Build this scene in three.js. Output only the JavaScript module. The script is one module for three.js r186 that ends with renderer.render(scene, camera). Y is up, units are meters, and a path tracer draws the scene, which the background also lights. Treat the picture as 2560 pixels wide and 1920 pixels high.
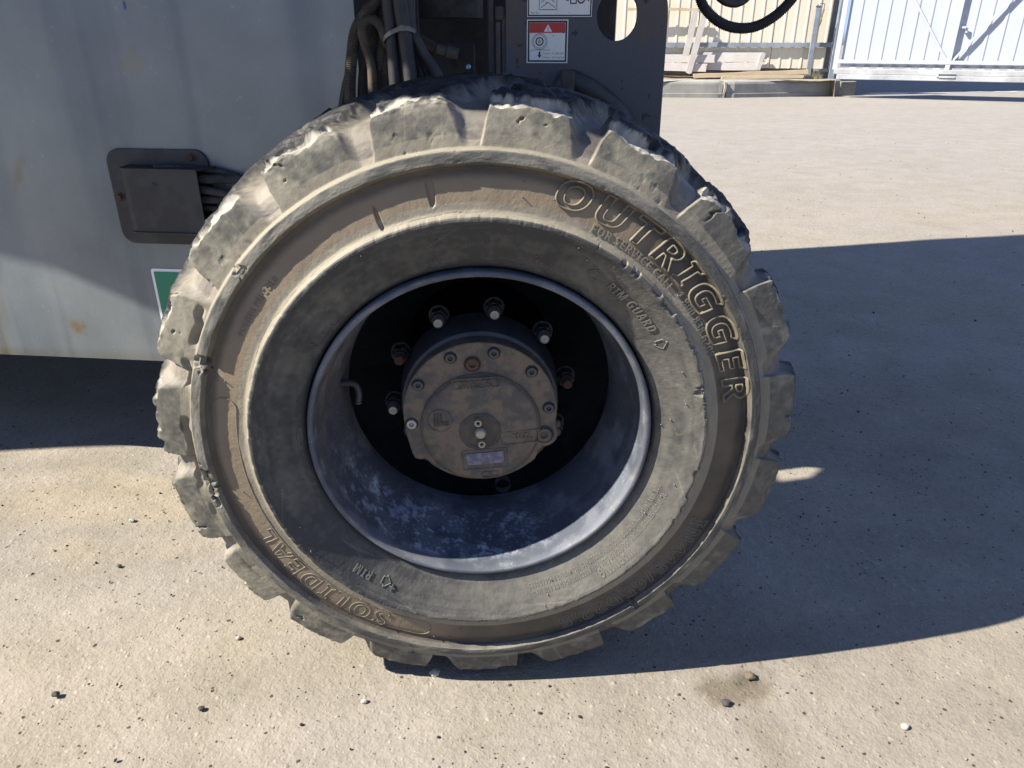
import * as THREE from 'three';
import { FontLoader } from 'three/addons/loaders/FontLoader.js';
import { RoundedBoxGeometry } from 'three/addons/geometries/RoundedBoxGeometry.js';
import { mergeGeometries } from 'three/addons/utils/BufferGeometryUtils.js';

/* ---------- camera, sky, sun, exposure ---------- */
const scene = new THREE.Scene();
const camera = new THREE.PerspectiveCamera(54.55, 1024 / 768, 0.02, 600);
camera.rotation.order = 'YXZ';
camera.position.set(-0.0032, 1.2006, 1.143);
camera.rotation.set(-0.43574, -0.05002, 0);

const SUN = new THREE.Vector3(-0.70, 0.69, 0.122).normalize();
{
  const W = 512, H = 256, d = new Float32Array(W * H * 4);
  for (let j = 0; j < H; j++) for (let i = 0; i < W; i++) {
    const el = ((j + 0.5) / H - 0.5) * Math.PI, up = Math.sin(el);
    const h = Math.pow(1 - Math.max(0, up), 3.5);
    let r = 0.086 + 0.12 * h, g = 0.137 + 0.15 * h, b = 0.29 + 0.12 * h;
    if (up < 0) { const t = Math.min(1, -up * 8); r += (0.1 - r) * t; g += (0.09 - g) * t; b += (0.075 - b) * t; }
    const o = (j * W + i) * 4; d[o] = r; d[o + 1] = g; d[o + 2] = b; d[o + 3] = 1;
  }
  const sky = new THREE.DataTexture(d, W, H, THREE.RGBAFormat, THREE.FloatType);
  sky.mapping = THREE.EquirectangularReflectionMapping; sky.magFilter = sky.minFilter = THREE.LinearFilter;
  sky.wrapS = THREE.RepeatWrapping; sky.needsUpdate = true;
  scene.background = sky; scene.environment = sky;
}
const sun = new THREE.DirectionalLight(new THREE.Color(1, 0.935, 0.82), 5.0);
sun.position.copy(SUN).multiplyScalar(40); scene.add(sun, sun.target);
sun.castShadow = true; sun.shadow.mapSize.set(4096, 4096);
Object.assign(sun.shadow.camera, { left: -14, right: 14, top: 14, bottom: -14, near: 1, far: 90 });

const renderer = new THREE.WebGLRenderer({ antialias: true });
renderer.setSize(1024, 768);
renderer.toneMapping = THREE.LinearToneMapping;
renderer.toneMappingExposure = 2.8;
renderer.shadowMap.enabled = true;

/* ---------- helpers ---------- */
const D2R = Math.PI / 180;
function rng(seed) { let a = seed >>> 0; return () => { a = (a + 0x6D2B79F5) | 0; let t = Math.imul(a ^ (a >>> 15), 1 | a); t = (t + Math.imul(t ^ (t >>> 7), 61 | t)) ^ t; return ((t ^ (t >>> 14)) >>> 0) / 4294967296; }; }
const clamp = (x, a = 0, b = 1) => Math.min(b, Math.max(a, x));
const smooth = (a, b, x) => { const t = clamp((x - a) / (b - a)); return t * t * (3 - 2 * t); };
const mix = (a, b, t) => a + (b - a) * t;
function hash3(x, y, z) { let h = Math.imul(x, 374761393) ^ Math.imul(y, 668265263) ^ Math.imul(z, 1274126177); h = Math.imul(h ^ (h >>> 13), 1274126177); return ((h ^ (h >>> 16)) >>> 0) / 4294967296; }
function noise(x, y, z) {                       // value noise, -1..1
  const xi = Math.floor(x), yi = Math.floor(y), zi = Math.floor(z); let u = x - xi, v = y - yi, w = z - zi;
  u = u * u * (3 - 2 * u); v = v * v * (3 - 2 * v); w = w * w * (3 - 2 * w);
  const L = (a, b, t) => a + (b - a) * t;
  return 2 * L(L(L(hash3(xi, yi, zi), hash3(xi + 1, yi, zi), u), L(hash3(xi, yi + 1, zi), hash3(xi + 1, yi + 1, zi), u), v),
    L(L(hash3(xi, yi, zi + 1), hash3(xi + 1, yi, zi + 1), u), L(hash3(xi, yi + 1, zi + 1), hash3(xi + 1, yi + 1, zi + 1), u), v), w) - 1;
}
function fbm(x, y, z, o = 4) { let s = 0, a = 0.5, f = 1; for (let i = 0; i < o; i++) { s += a * noise(x * f, y * f, z * f + i * 17.3); a *= 0.5; f *= 2.03; } return s; }
function tileNoise(N, cells, seed) {            // periodic value noise as an N*N array, -1..1
  const g = new Float32Array(cells * cells), R = rng(seed); for (let i = 0; i < g.length; i++) g[i] = R() * 2 - 1;
  const out = new Float32Array(N * N), k = cells / N;
  for (let j = 0; j < N; j++) { const y = j * k, y0 = Math.floor(y); let v = y - y0; v = v * v * (3 - 2 * v); const ya = (y0 % cells) * cells, yb = ((y0 + 1) % cells) * cells;
    for (let i = 0; i < N; i++) { const x = i * k, x0 = Math.floor(x); let u = x - x0; u = u * u * (3 - 2 * u); const xa = x0 % cells, xb = (x0 + 1) % cells;
      const a = g[ya + xa] + (g[ya + xb] - g[ya + xa]) * u, b = g[yb + xa] + (g[yb + xb] - g[yb + xa]) * u; out[j * N + i] = a + (b - a) * v; } }
  return out;
}
function tileFbm(N, base, oct, seed, gain = 0.5) { const out = new Float32Array(N * N); let a = 1, c = base, tot = 0; for (let o = 0; o < oct && c <= N; o++) { const n = tileNoise(N, c, seed + o * 7); for (let i = 0; i < out.length; i++) out[i] += a * n[i]; tot += a; a *= gain; c *= 2; } for (let i = 0; i < out.length; i++) out[i] /= tot; return out; }
function grayTex(N, arr) { const d = new Uint8Array(N * N * 4); for (let i = 0; i < N * N; i++) { const v = clamp(arr[i]) * 255; d[4 * i] = d[4 * i + 1] = d[4 * i + 2] = v; d[4 * i + 3] = 255; } const t = new THREE.DataTexture(d, N, N); t.wrapS = t.wrapT = THREE.RepeatWrapping; t.magFilter = t.minFilter = THREE.LinearFilter; t.needsUpdate = true; return t; }
const toS = (x) => (x <= 0.0031308 ? 12.92 * x : 1.055 * Math.pow(x, 1 / 2.4) - 0.055);
function colTex(N, fn) {                        // fn(i) -> linear rgb
  const d = new Uint8Array(N * N * 4), lut = new Uint8Array(4097); for (let i = 0; i <= 4096; i++) lut[i] = Math.round(toS(i / 4096) * 255);
  for (let i = 0; i < N * N; i++) { const c = fn(i); for (let k = 0; k < 3; k++) d[4 * i + k] = lut[Math.round(clamp(c[k]) * 4096)]; d[4 * i + 3] = 255; }
  const t = new THREE.DataTexture(d, N, N); t.colorSpace = THREE.SRGBColorSpace; t.wrapS = t.wrapT = THREE.RepeatWrapping; t.magFilter = t.minFilter = THREE.LinearFilter; t.needsUpdate = true; return t;
}
const rep = (t, x, y = x) => { const c = t.clone(); c.repeat.set(x, y); c.needsUpdate = true; return c; };
const lin = (r, g, b) => new THREE.Color().setRGB(r, g, b);
function mat(o) { return new THREE.MeshPhysicalMaterial({ roughness: 0.8, metalness: 0, side: THREE.DoubleSide, ...o }); }
const count = {};
function numbered(n) { const k = (count[n] = (count[n] ?? -1) + 1); return k ? `${n}_${String(k).padStart(3, '0')}` : n; }
function mesh(name, g, m, parent, top) { const o = new THREE.Mesh(g, m); o.name = top ? numbered(name) : name; o.castShadow = o.receiveShadow = true; parent.add(o); return o; }
function thing(name, label, category, x = 0, y = 0, z = 0, turn = 0, group) { const o = new THREE.Group(); o.name = numbered(name); o.position.set(x, y, z); o.rotation.y = turn; o.userData = { label, category }; if (group) o.userData.group = group; scene.add(o); return o; }
function tag(o, label, category, group) { o.userData = { label, category }; if (group) o.userData.group = group; return o; }
function boxUV(g, s = 1) {                      // uv in metres by dominant normal
  const p = g.attributes.position, n = g.attributes.normal, uv = new Float32Array(p.count * 2);
  for (let i = 0; i < p.count; i++) { const ax = Math.abs(n.getX(i)), ay = Math.abs(n.getY(i)), az = Math.abs(n.getZ(i)); let u, v; if (az >= ax && az >= ay) { u = p.getX(i); v = p.getY(i); } else if (ay >= ax) { u = p.getX(i); v = p.getZ(i); } else { u = p.getZ(i); v = p.getY(i); } uv[2 * i] = u * s; uv[2 * i + 1] = v * s; }
  g.setAttribute('uv', new THREE.BufferAttribute(uv, 2)); return g;
}
function bx(x0, x1, y0, y1, z0, z1, r = 0.004) { const w = x1 - x0, h = y1 - y0, d = z1 - z0; const g = new RoundedBoxGeometry(w, h, d, 2, Math.min(r, w / 2.1, h / 2.1, d / 2.1)); g.translate((x0 + x1) / 2, (y0 + y1) / 2, (z0 + z1) / 2); return boxUV(g); }
const V = (a) => new THREE.Vector3(a[0], a[1], a[2]);
function tube(pts, r, o = {}) {                 // hose along points, with rings when corr is given
  const c = new THREE.CatmullRomCurve3(pts.map(V)), L = c.getLength(), seg = Math.ceil(L / (o.corr ? o.corr / 4 : o.step ?? 0.012)), rad = o.rad ?? 14;
  const g = new THREE.TubeGeometry(c, seg, r, rad, false), p = g.attributes.position;
  if (o.corr) for (let i = 0; i <= seg; i++) { const q = c.getPointAt(i / seg), k = 1 + 0.09 * Math.sin((i / 4) * 2 * Math.PI); for (let j = 0; j <= rad; j++) { const a = i * (rad + 1) + j; p.setXYZ(a, q.x + (p.getX(a) - q.x) * k, q.y + (p.getY(a) - q.y) * k, q.z + (p.getZ(a) - q.z) * k); } }
  const uv = g.attributes.uv; for (let i = 0; i < uv.count; i++) uv.setXY(i, uv.getX(i) * L, uv.getY(i) * r * 6.28);
  if (o.corr) g.computeVertexNormals();
  return g;
}
function cyl(r0, r1, h, x, y, z, n = 20) { const g = new THREE.CylinderGeometry(r1, r0, h, n); g.rotateX(Math.PI / 2); g.translate(x, y, z + h / 2); return g; }   // axis along z, base at z
const font = await new FontLoader().loadAsync('fonts/droid/droid_sans_bold.typeface.json');

/* ---------- shared procedural textures ---------- */
const N1 = 1024;
const fine = tileFbm(N1, 128, 4, 11, 0.75), mid = tileFbm(N1, 16, 6, 23), coarse = tileFbm(N1, 4, 6, 37);
const grain = grayTex(N1, fine.map((v, i) => 0.5 + 0.3 * v + 0.25 * mid[i]));
const blotch = colTex(N1, (i) => { const v = 0.8 + 0.34 * coarse[i] + 0.2 * mid[i] + 0.12 * fine[i]; return [v, v, v]; });
const dusty = colTex(N1, (i) => { const k = smooth(-0.15, 0.5, coarse[i] + 0.5 * mid[i]); const f = 1 + 0.2 * fine[i]; return [mix(0.55, 1, k) * f, mix(0.55, 0.97, k) * f, mix(0.57, 0.9, k) * f]; });

/* ---------- ground ---------- */
{
  const N = 2048;
  const f1 = tileFbm(N, 512, 2, 101, 0.8), f2 = tileFbm(N, 128, 3, 131, 0.6), f3 = tileFbm(N, 16, 4, 151);
  const h = new Float32Array(N * N), spots = new Float32Array(N * N);
  for (let i = 0; i < h.length; i++) h[i] = 0.52 + 0.17 * f1[i] + 0.26 * f2[i] + 0.12 * f3[i];
  const R = rng(77);
  for (let k = 0; k < 9500; k++) {              // pits and bits of stone set in the dust
    const cx = R() * N, cy = R() * N, dark = R() < 0.2, rr = 1.1 + R() * R() * (dark ? 3.2 : 4.5), e = 0.6 + R() * 0.8, a = R() * 6.28, ca = Math.cos(a), sa = Math.sin(a), up = R() < 0.6 ? 1 : -1;
    for (let y = -7; y <= 7; y++) for (let x = -7; x <= 7; x++) { const u = (x * ca + y * sa) / (rr * e), v = (-x * sa + y * ca) / rr, q = u * u + v * v; if (q > 1) continue; const id = ((Math.floor(cy + y) + N) % N) * N + ((Math.floor(cx + x) + N) % N); h[id] = clamp(h[id] + up * 0.3 * (1 - q)); spots[id] = dark ? -0.75 : up > 0 ? 0.2 : -0.12; }
  }
  const map = colTex(N, (i) => { let v = 1 + 0.1 * f2[i] + 0.1 * f3[i] + 0.13 * f1[i]; v *= 1 + spots[i]; const w = 1 + 0.05 * f3[i]; return [0.21 * v, 0.188 * v, 0.157 * v * w]; });
  const bump = grayTex(N, h);
  const T = 1 / 2.2;
  const m = mat({ map: rep(map, T), bumpMap: rep(bump, T), bumpScale: 0.0038, roughness: 0.95, vertexColors: true, specularIntensity: 0.35 });
  const lines = (a, b, s, outs) => { const l = []; for (let x = a; x <= b + 1e-6; x += s) l.push(x); let st = s, x = b; for (let i = 0; i < outs; i++) { st *= 1.12; x += st; l.push(x); } x = a; st = s; for (let i = 0; i < outs; i++) { st *= 1.12; x -= st; l.unshift(x); } return l; };
  const xs = lines(-1.7, 1.7, 0.012, 62), zs = lines(-1.7, 0.95, 0.012, 62);
  const P = [], C = [], U = [], I = [], nx = xs.length, nz = zs.length;
  for (const z of zs) for (const x of xs) {
    const near = 1 - smooth(3, 12, Math.hypot(x, z));
    const y = near * (0.0022 * fbm(x * 9, 0, z * 9, 3) + 0.004 * noise(x * 1.7, 3, z * 1.7)) - 0.0015;
    const wheel = smooth(0.5, 0.25, Math.hypot(x * 0.55, z + 0.2)); P.push(x, mix(y, -0.001, wheel), z);
    const nb = 1 - smooth(1.5, 4, Math.hypot(x, z)); let v = 1 + (0.05 + 0.17 * nb) * fbm(x * 1.1 + 5, 2, z * 1.6, 4) + 0.12 * nb * fbm(x * 7, 4, z * 7, 3), warm = 0.06 * fbm(x * 0.9, 9, z * 1.9, 3);
    const yel = smooth(0.42, 0.05, Math.hypot((x + 1.05) * 0.55, (z + 0.66) * 1.5) + 0.25 * fbm(x * 5, 1, z * 9, 3)); warm += 0.1 * yel; v += 0.16 * yel;
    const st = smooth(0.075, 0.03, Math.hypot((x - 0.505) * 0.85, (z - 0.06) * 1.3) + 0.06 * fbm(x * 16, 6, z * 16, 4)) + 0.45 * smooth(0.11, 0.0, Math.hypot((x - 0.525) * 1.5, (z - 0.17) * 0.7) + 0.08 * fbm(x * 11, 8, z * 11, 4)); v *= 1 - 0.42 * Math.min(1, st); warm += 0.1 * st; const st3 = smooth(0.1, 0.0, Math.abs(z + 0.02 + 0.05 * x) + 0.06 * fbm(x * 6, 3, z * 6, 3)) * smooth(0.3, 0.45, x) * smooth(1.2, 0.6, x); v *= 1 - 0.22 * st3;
    const st2 = smooth(0.06, 0.0, Math.hypot((x - 0.53) * 0.9, (z - 0.035) * 1.6) + 0.05 * fbm(x * 20, 6, z * 20, 3)); v *= 1 - 0.4 * st2;
    const tr = smooth(-1.05, -0.9, z) * smooth(-0.35, -0.75, z) * smooth(-0.2, -0.6, x); v *= 1 - 0.13 * tr * (0.6 + 0.8 * fbm(x * 3, 8, z * 12, 3));
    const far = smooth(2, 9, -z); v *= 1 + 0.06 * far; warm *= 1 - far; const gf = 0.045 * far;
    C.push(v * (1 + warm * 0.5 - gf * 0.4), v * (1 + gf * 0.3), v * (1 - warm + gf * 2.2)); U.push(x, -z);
  }
  for (let j = 0; j < nz - 1; j++) for (let i = 0; i < nx - 1; i++) { const a = j * nx + i, b = a + 1, c = a + nx, d = c + 1; I.push(a, c, b, b, c, d); }
  const g = new THREE.BufferGeometry(); g.setAttribute('position', new THREE.Float32BufferAttribute(P, 3)); g.setAttribute('color', new THREE.Float32BufferAttribute(C, 3)); g.setAttribute('uv', new THREE.Float32BufferAttribute(U, 2)); g.setIndex(I); g.computeVertexNormals();
  const o = mesh('ground', g, m, scene, true); o.userData.kind = 'structure';

  // small stones and specks of tar strewn over the yard
  const sg = new THREE.IcosahedronGeometry(1, 1), sp = sg.attributes.position; for (let i = 0; i < sp.count; i++) { const k = 0.8 + 0.35 * noise(sp.getX(i) * 1.7 + 3, sp.getY(i) * 1.7, sp.getZ(i) * 1.7); sp.setXYZ(i, sp.getX(i) * k, sp.getY(i) * k * 0.72, sp.getZ(i) * k); } sg.computeVertexNormals();
  const n = 3000, im = new THREE.InstancedMesh(sg, mat({ color: 0xffffff, roughness: 0.9 }), n), M = new THREE.Matrix4(), q = new THREE.Quaternion(), RR = rng(5), col = new THREE.Color();
  for (let i = 0; i < n; i++) {
    let x, z; if (i < 1700) { x = -1.8 + 3.6 * RR(); z = -1.6 + 2.3 * RR(); } else { x = 0.3 + 6 * RR(); z = -1 - 9 * RR(); }
    if (Math.abs(x) < 0.25 && z > -0.45 && z < 0) z += 0.5;
    const s = (0.0011 + 0.0026 * Math.pow(RR(), 5)) * (i < 1700 ? 1 : 1.5); q.setFromEuler(new THREE.Euler(RR() * 0.5, RR() * 6.3, RR() * 0.5));
    M.compose(new THREE.Vector3(x, s * 0.35, z), q, new THREE.Vector3(s * (0.8 + RR() * 0.6), s, s)); im.setMatrixAt(i, M);
    const t = RR(); if (t < 0.8) col.setRGB(0.02, 0.019, 0.018); else { const v = 0.16 + 0.14 * RR(); col.setRGB(v, v * 0.93, v * 0.82); } im.setColorAt(i, col);
  }
  im.name = 'gravel'; im.userData = { kind: 'stuff', label: 'tiny pale stones and black tar specks strewn over the dusty yard', category: 'gravel' }; im.castShadow = im.receiveShadow = true; scene.add(im);
  // the few stones that can be picked out
  const put = [[-0.865, 0.004, 0.0075, 'dark', 'black stone lying alone on the dust at the far lower left'], [-0.957, -0.596, 0.008, 'pale', 'pale stone with a long shadow near the left edge of the dust'], [-0.542, -0.135, 0.006, 'pale', 'pale stone on the dust just left of the lowest tread lugs'], [-0.243, 0.052, 0.006, 'pale', 'pale pebble on the dust in front of the bottom of the tyre'], [-0.562, 0.054, 0.006, 'dark', 'dark crumb of tar below the left tread lugs'], [-0.909, -0.4, 0.006, 'dark', 'dark stone on the dust left of the tyre, mid height'], [0.80, 0.165, 0.008, 'pale', 'whitish stone near the lower right corner'], [0.475, 0.093, 0.009, 'dark', 'dark lump beside the oily dirt stain'], [-0.105, -0.012, 0.011, 'pale', 'whitish pebble touching the shade line under the tyre'], [0.545, 0.03, 0.012, 'dirt', 'crumbly clod of dark dirt at the head of the stain']];
  const sm = { dark: mat({ color: lin(0.035, 0.032, 0.03), roughness: 0.8 }), pale: mat({ color: lin(0.3, 0.28, 0.25), roughness: 0.9 }), dirt: mat({ color: lin(0.1, 0.08, 0.055), roughness: 1 }) };
  put.forEach(([x, z, s, k, label], i) => { const gg = new THREE.IcosahedronGeometry(1, 3), p = gg.attributes.position; for (let j = 0; j < p.count; j++) { const a = 0.85 + 0.4 * fbm(p.getX(j) * 1.3 + i * 9, p.getY(j) * 1.3, p.getZ(j) * 1.3, 3); p.setXYZ(j, p.getX(j) * a * s * 1.15, p.getY(j) * a * s * 0.75, p.getZ(j) * a * s); } gg.computeVertexNormals(); const st = mesh('stone', gg, sm[k], scene, true); st.position.set(x, s * 0.45, z); tag(st, label, 'stone'); });
}

/* ---------- the machine ---------- */
const machine = thing('wheeled_machine', 'grey wheeled machine standing on one big worn tyre, black hoses hanging beside a warning plate', 'machine');
const wheel = new THREE.Group(); wheel.name = 'wheel'; wheel.position.set(0, 0.57, 0); machine.add(wheel);

/* tyre: one moulding; profile (r, z) knots swept round, lugs, chips and cracks as real relief */
const SIDE = [[0.3005, -0.014], [0.3025, -0.005], [0.308, 0.0], [0.32, 0.0065], [0.34, 0.017], [0.36, 0.0275], [0.374, 0.0345], [0.382, 0.0385], [0.3868, 0.0385], [0.3905, 0.0345], [0.3935, 0.0285], [0.398, 0.0255], [0.41, 0.0242], [0.44, 0.0203], [0.4535, 0.0165], [0.459, 0.0158], [0.4648, 0.0268], [0.4662, 0.0291], [0.473, 0.0285], [0.4818, 0.0268], [0.4838, 0.0235], [0.4862, 0.0135]];
const SUB = [3, 4, 6, 9, 9, 7, 6, 6, 6, 6, 5, 6, 12, 7, 6, 9, 5, 8, 9, 6, 9];
const LUG = [[0.505, 0.0105], [0.525, 0.0064], [0.54, 0.003], [0.549, -0.0005], [0.5545, -0.0075], [0.558, -0.02], [0.562, -0.045], [0.567, -0.09], [0.5715, -0.15], [0.574, -0.22], [0.5735, -0.3], [0.567, -0.37], [0.559, -0.405], [0.546, -0.425], [0.518, -0.44], [0.468, -0.448], [0.4, -0.452], [0.302, -0.43]];
const GAP = [[0.496, 0.0075], [0.508, 0.003], [0.518, -0.003], [0.5265, -0.012], [0.533, -0.023], [0.537, -0.038], [0.539, -0.06], [0.5405, -0.1], [0.5405, -0.16], [0.5405, -0.23], [0.5405, -0.3], [0.539, -0.365], [0.533, -0.395], [0.52, -0.415], [0.5, -0.434], [0.466, -0.446], [0.4, -0.452], [0.302, -0.43]];
const SUBT = [10, 12, 10, 8, 8, 9, 13, 22, 24, 20, 18, 14, 7, 5, 4, 4, 3, 4];
function sampleProfiles() {
  const L = [], G = [], S = [];
  for (let i = 0; i < SIDE.length - 1; i++) for (let k = 0; k < SUB[i]; k++) { const t = k / SUB[i], r = mix(SIDE[i][0], SIDE[i + 1][0], t), z = mix(SIDE[i][1], SIDE[i + 1][1], t); L.push([r, z]); G.push([r, z]); S.push(i + t); }
  const l0 = [SIDE.at(-1), ...LUG], g0 = [SIDE.at(-1), ...GAP], n0 = SIDE.length - 1;
  for (let i = 0; i < l0.length - 1; i++) for (let k = 0; k < SUBT[i]; k++) { const t = k / SUBT[i]; L.push([mix(l0[i][0], l0[i + 1][0], t), mix(l0[i][1], l0[i + 1][1], t)]); G.push([mix(g0[i][0], g0[i + 1][0], t), mix(g0[i][1], g0[i + 1][1], t)]); S.push(n0 + i + t); }
  L.push(l0.at(-1)); G.push(g0.at(-1)); S.push(n0 + l0.length - 1);
  for (const A of [L, G]) for (let p = 0; p < 1; p++) { const c = A.map((v) => [...v]); for (let i = 1; i < A.length - 1; i++) A[i] = [0.25 * c[i - 1][0] + 0.5 * c[i][0] + 0.25 * c[i + 1][0], 0.25 * c[i - 1][1] + 0.5 * c[i][1] + 0.25 * c[i + 1][1]]; }
  return { L, G, S };
}
const PRO = sampleProfiles();
function sideZ(r) { const L = PRO.L; for (let i = 1; i < L.length; i++) if (L[i][0] >= r && L[i - 1][0] <= r) { const t = (r - L[i - 1][0]) / (L[i][0] - L[i - 1][0] || 1); return mix(L[i - 1][1], L[i][1], t); } return 0; }
const PITCH = 360 / 19, wrap = (a, p) => a - p * Math.round(a / p);
const lugHash = (k, s) => hash3(((k % 19) + 19) % 19, s, 4);
function lugMask(th, p, z, rear) {              // 1 on a lug, 0 on the floor of a gap
  const zz = rear ? -0.452 - z : z, sl = 62 * Math.max(0, -zz - 0.05), g0 = -99.3 + (rear ? PITCH * 0.5 : 0);
  const a = th + sl - g0, k = Math.round(a / PITCH), d = a - k * PITCH + (lugHash(k, 1) - 0.5) * 1.2;
  const jg = 0.35 * noise(th * 0.6, z * 60, 7) + 0.2 * noise(th * 1.7, z * 150, 8), wi = d > 0 ? 0.35 + 0.2 * p : 1.5 + 1.3 * p, wo = (d > 0 ? 1.8 + 3.1 * p : 1.9 + 1.6 * p) + jg * (0.4 + p) + 1.4 * smooth(0.1, 0.22, -zz);
  let m = smooth(wi, wo, Math.abs(d));
  m = Math.min(1, m * 1.04);
  return { m: m * smooth(-0.275, -0.235, zz), k: k + (d > 0 ? 1 : 0), d };
}
{
  const { L, G, S } = PRO, NS = L.length, NT = 2160, n0 = SIDE.length - 1;
  const P = new Float32Array((NT + 1) * NS * 3), C = new Float32Array((NT + 1) * NS * 3), U = new Float32Array((NT + 1) * NS * 2);
  const nr = [], nz = []; for (let i = 0; i < NS; i++) { const a = L[Math.max(0, i - 1)], b = L[Math.min(NS - 1, i + 1)], l = Math.hypot(b[0] - a[0], b[1] - a[1]); nr.push(-(b[1] - a[1]) / l); nz.push((b[0] - a[0]) / l); }
  const arc = [0]; for (let i = 1; i < NS; i++) arc.push(arc[i - 1] + Math.hypot(L[i][0] - L[i - 1][0], L[i][1] - L[i - 1][1]));
  const DUST = [0.225, 0.2, 0.15], DUST2 = [0.178, 0.167, 0.137], RUB = [0.034, 0.035, 0.036], BLACK = [0.012, 0.012, 0.014], BROWN = [0.19, 0.15, 0.102], PALE = [0.34, 0.32, 0.28];
  // bites: [angle, s index, half-width deg, half-width s, depth]
  const bites = [[160.5, 18, 2.3, 3.2, 0.011], [188.5, 18.2, 4.6, 2.6, 0.009], [139.5, 18, 1.3, 2.6, 0.006], [111, 11.5, 0.6, 1.4, 0.004], [-51.5, 17, 1.2, 2, 0.004], [14, 6.6, 1.4, 0.9, 0.004], [99, 12.6, 0.9, 0.9, 0.004], [-73, 8.2, 1.1, 0.8, 0.003]];
  const cracks = [[2.5, 2.4, 6.5, -0.25], [122, 2.6, 6.4, 0.5], [150.5, 3, 6, 0.6], [46, 1.2, 5.6, -0.5], [-30, 4, 6.6, 0.4], [199, 2, 6, 0.3], [79, 3.2, 6.2, 0.8], [174.5, 3.4, 6.6, -0.7]];
  const ringCrack = (th) => smooth(140, 150, th) * smooth(203, 192, th);
  for (let j = 0; j <= NT; j++) {
    const th = -90 + (360 * j) / NT, t = th * D2R, ct = Math.cos(t), st = Math.sin(t), th2 = th < 0 ? th + 360 : th;
    for (let i = 0; i < NS; i++) {
      const s = S[i]; let r, z, cr, cg, cb; const x3 = ct * 0.5, y3 = st * 0.5;
      if (s < n0) {
        r = L[i][0]; z = L[i][1];
        let d = 0.0005 * fbm(x3 * 40, y3 * 40, s, 3) + 0.0003 * fbm(x3 * 160, y3 * 160, s * 4, 2);
        if (s > 6.6 && s < 10) { const jag = (smooth(-40, -5, th) * smooth(68, 55, th)) + 0.16; d -= jag * 0.0075 * smooth(0.05, 0.5, fbm(th * 0.7, 2, 7, 4) + 0.12) * smooth(1.7, 0, Math.abs(s - 8.3 + 0.8 * noise(th * 0.4, 1, 2))); }
        if (s > 15.5 && s < 21) { const patchy = smooth(-0.05, 0.45, noise(th * 0.07, 3, 3)); d += 0.0007 * fbm(th * 0.25, s * 0.8, 5, 3) - patchy * (0.003 * smooth(0.3, 0.6, fbm(th * 0.9, s * 1.1, 3, 3)) * smooth(0.8, 0, Math.abs(s - 19.8)) + 0.002 * smooth(0.25, 0.6, fbm(th * 0.8, s * 0.4, 8, 3)) * smooth(0.9, 0, Math.abs(s - 16.8))); }
        for (const b of bites) { const e = Math.hypot(wrap(th - b[0], 360) / b[2], (s - b[1]) / b[3]) + 0.35 * noise(th * 1.5, s * 0.9, 1); if (e < 1) d -= b[4] * smooth(1, 0.72, e); }
        // fine cracks round the groove wall and across the guard
        const ck = Math.abs(s - 10.1 - 0.55 * noise(th * 0.22, 1, 4)); if (th2 > 20 && th2 < 220) d -= 0.0012 * smooth(0.14, 0.0, ck) * smooth(-0.2, 0.3, noise(th * 0.1, 4, 4));
        r += nr[i] * d; z += nz[i] * d;
        const n1 = fbm(x3 * 9, y3 * 9, s * 0.25, 4), n2 = fbm(x3 * 34, y3 * 34, s * 0.9, 3), sc = smooth(0.30, 0.34, Math.abs(noise(x3 * 14 + s * 0.7, y3 * 5, 6)));
        const right = smooth(-0.25, 0.6, Math.cos((th + 22) * D2R)); let k, A = RUB, B = DUST2;  // right-hand weight: mixes real dust with sun and shade painted into the tone
        if (s < 8.6) { k = 0.13 + 0.27 * right + 0.3 * n1 + 0.22 * n2 + 0.2 * fbm(th * 0.05, s * 2.4, 7, 4) + 0.1 * noise(x3 * 90, y3 * 90, s * 3); { const ph = hash3(j, 3, 1); const s1 = Math.abs(noise(x3 * 5 + s * 0.5, y3 * 5 - s * 0.35, 21)), s2 = Math.abs(noise(x3 * 7 - s * 0.6, y3 * 4, 31)); k += 0.3 * smooth(0.02, 0.0, s1) * smooth(0, 0.3, noise(x3 * 6, y3 * 6, 2)) + 0.25 * smooth(0.015, 0.0, s2); for (let q = 0; q < 7; q++) { const A1 = (q * 51.7 + 20) * D2R, px2 = Math.cos(A1), py2 = Math.sin(A1), off = 0.3 + 0.013 * ((q * 37) % 9); const dd = Math.abs(r * ct * px2 + r * st * py2 - off), run = noise(r * ct * 14 * -py2 + r * st * 14 * px2, q, 3); k += 0.3 * smooth(0.0013, 0.0003, dd) * smooth(0.0, 0.25, run); } } k -= 0.3 * smooth(2.6, 0.3, s); B = DUST2; }  // guard painted lighter to the right for its sunlit side, plus dust and scratches
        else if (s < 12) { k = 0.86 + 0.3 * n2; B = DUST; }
        else if (s < 15.4) { k = mix(1.0, 0.3, smooth(0.35, 0.8, right)) * mix(1, 0.35, smooth(12.9, 13.9, s + 0.5 * n1)) + 0.3 * n1 + 0.15 * n2; A = [0.03, 0.029, 0.027]; B = BROWN; }  // brown dust, thinned right and outward to paint in the groove shade
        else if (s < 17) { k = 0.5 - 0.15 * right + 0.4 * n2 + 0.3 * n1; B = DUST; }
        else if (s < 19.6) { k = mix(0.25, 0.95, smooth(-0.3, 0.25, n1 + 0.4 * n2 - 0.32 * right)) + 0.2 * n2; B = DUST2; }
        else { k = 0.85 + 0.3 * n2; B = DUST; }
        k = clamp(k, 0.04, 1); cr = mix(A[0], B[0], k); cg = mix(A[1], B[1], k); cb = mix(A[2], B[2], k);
      } else {
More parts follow.
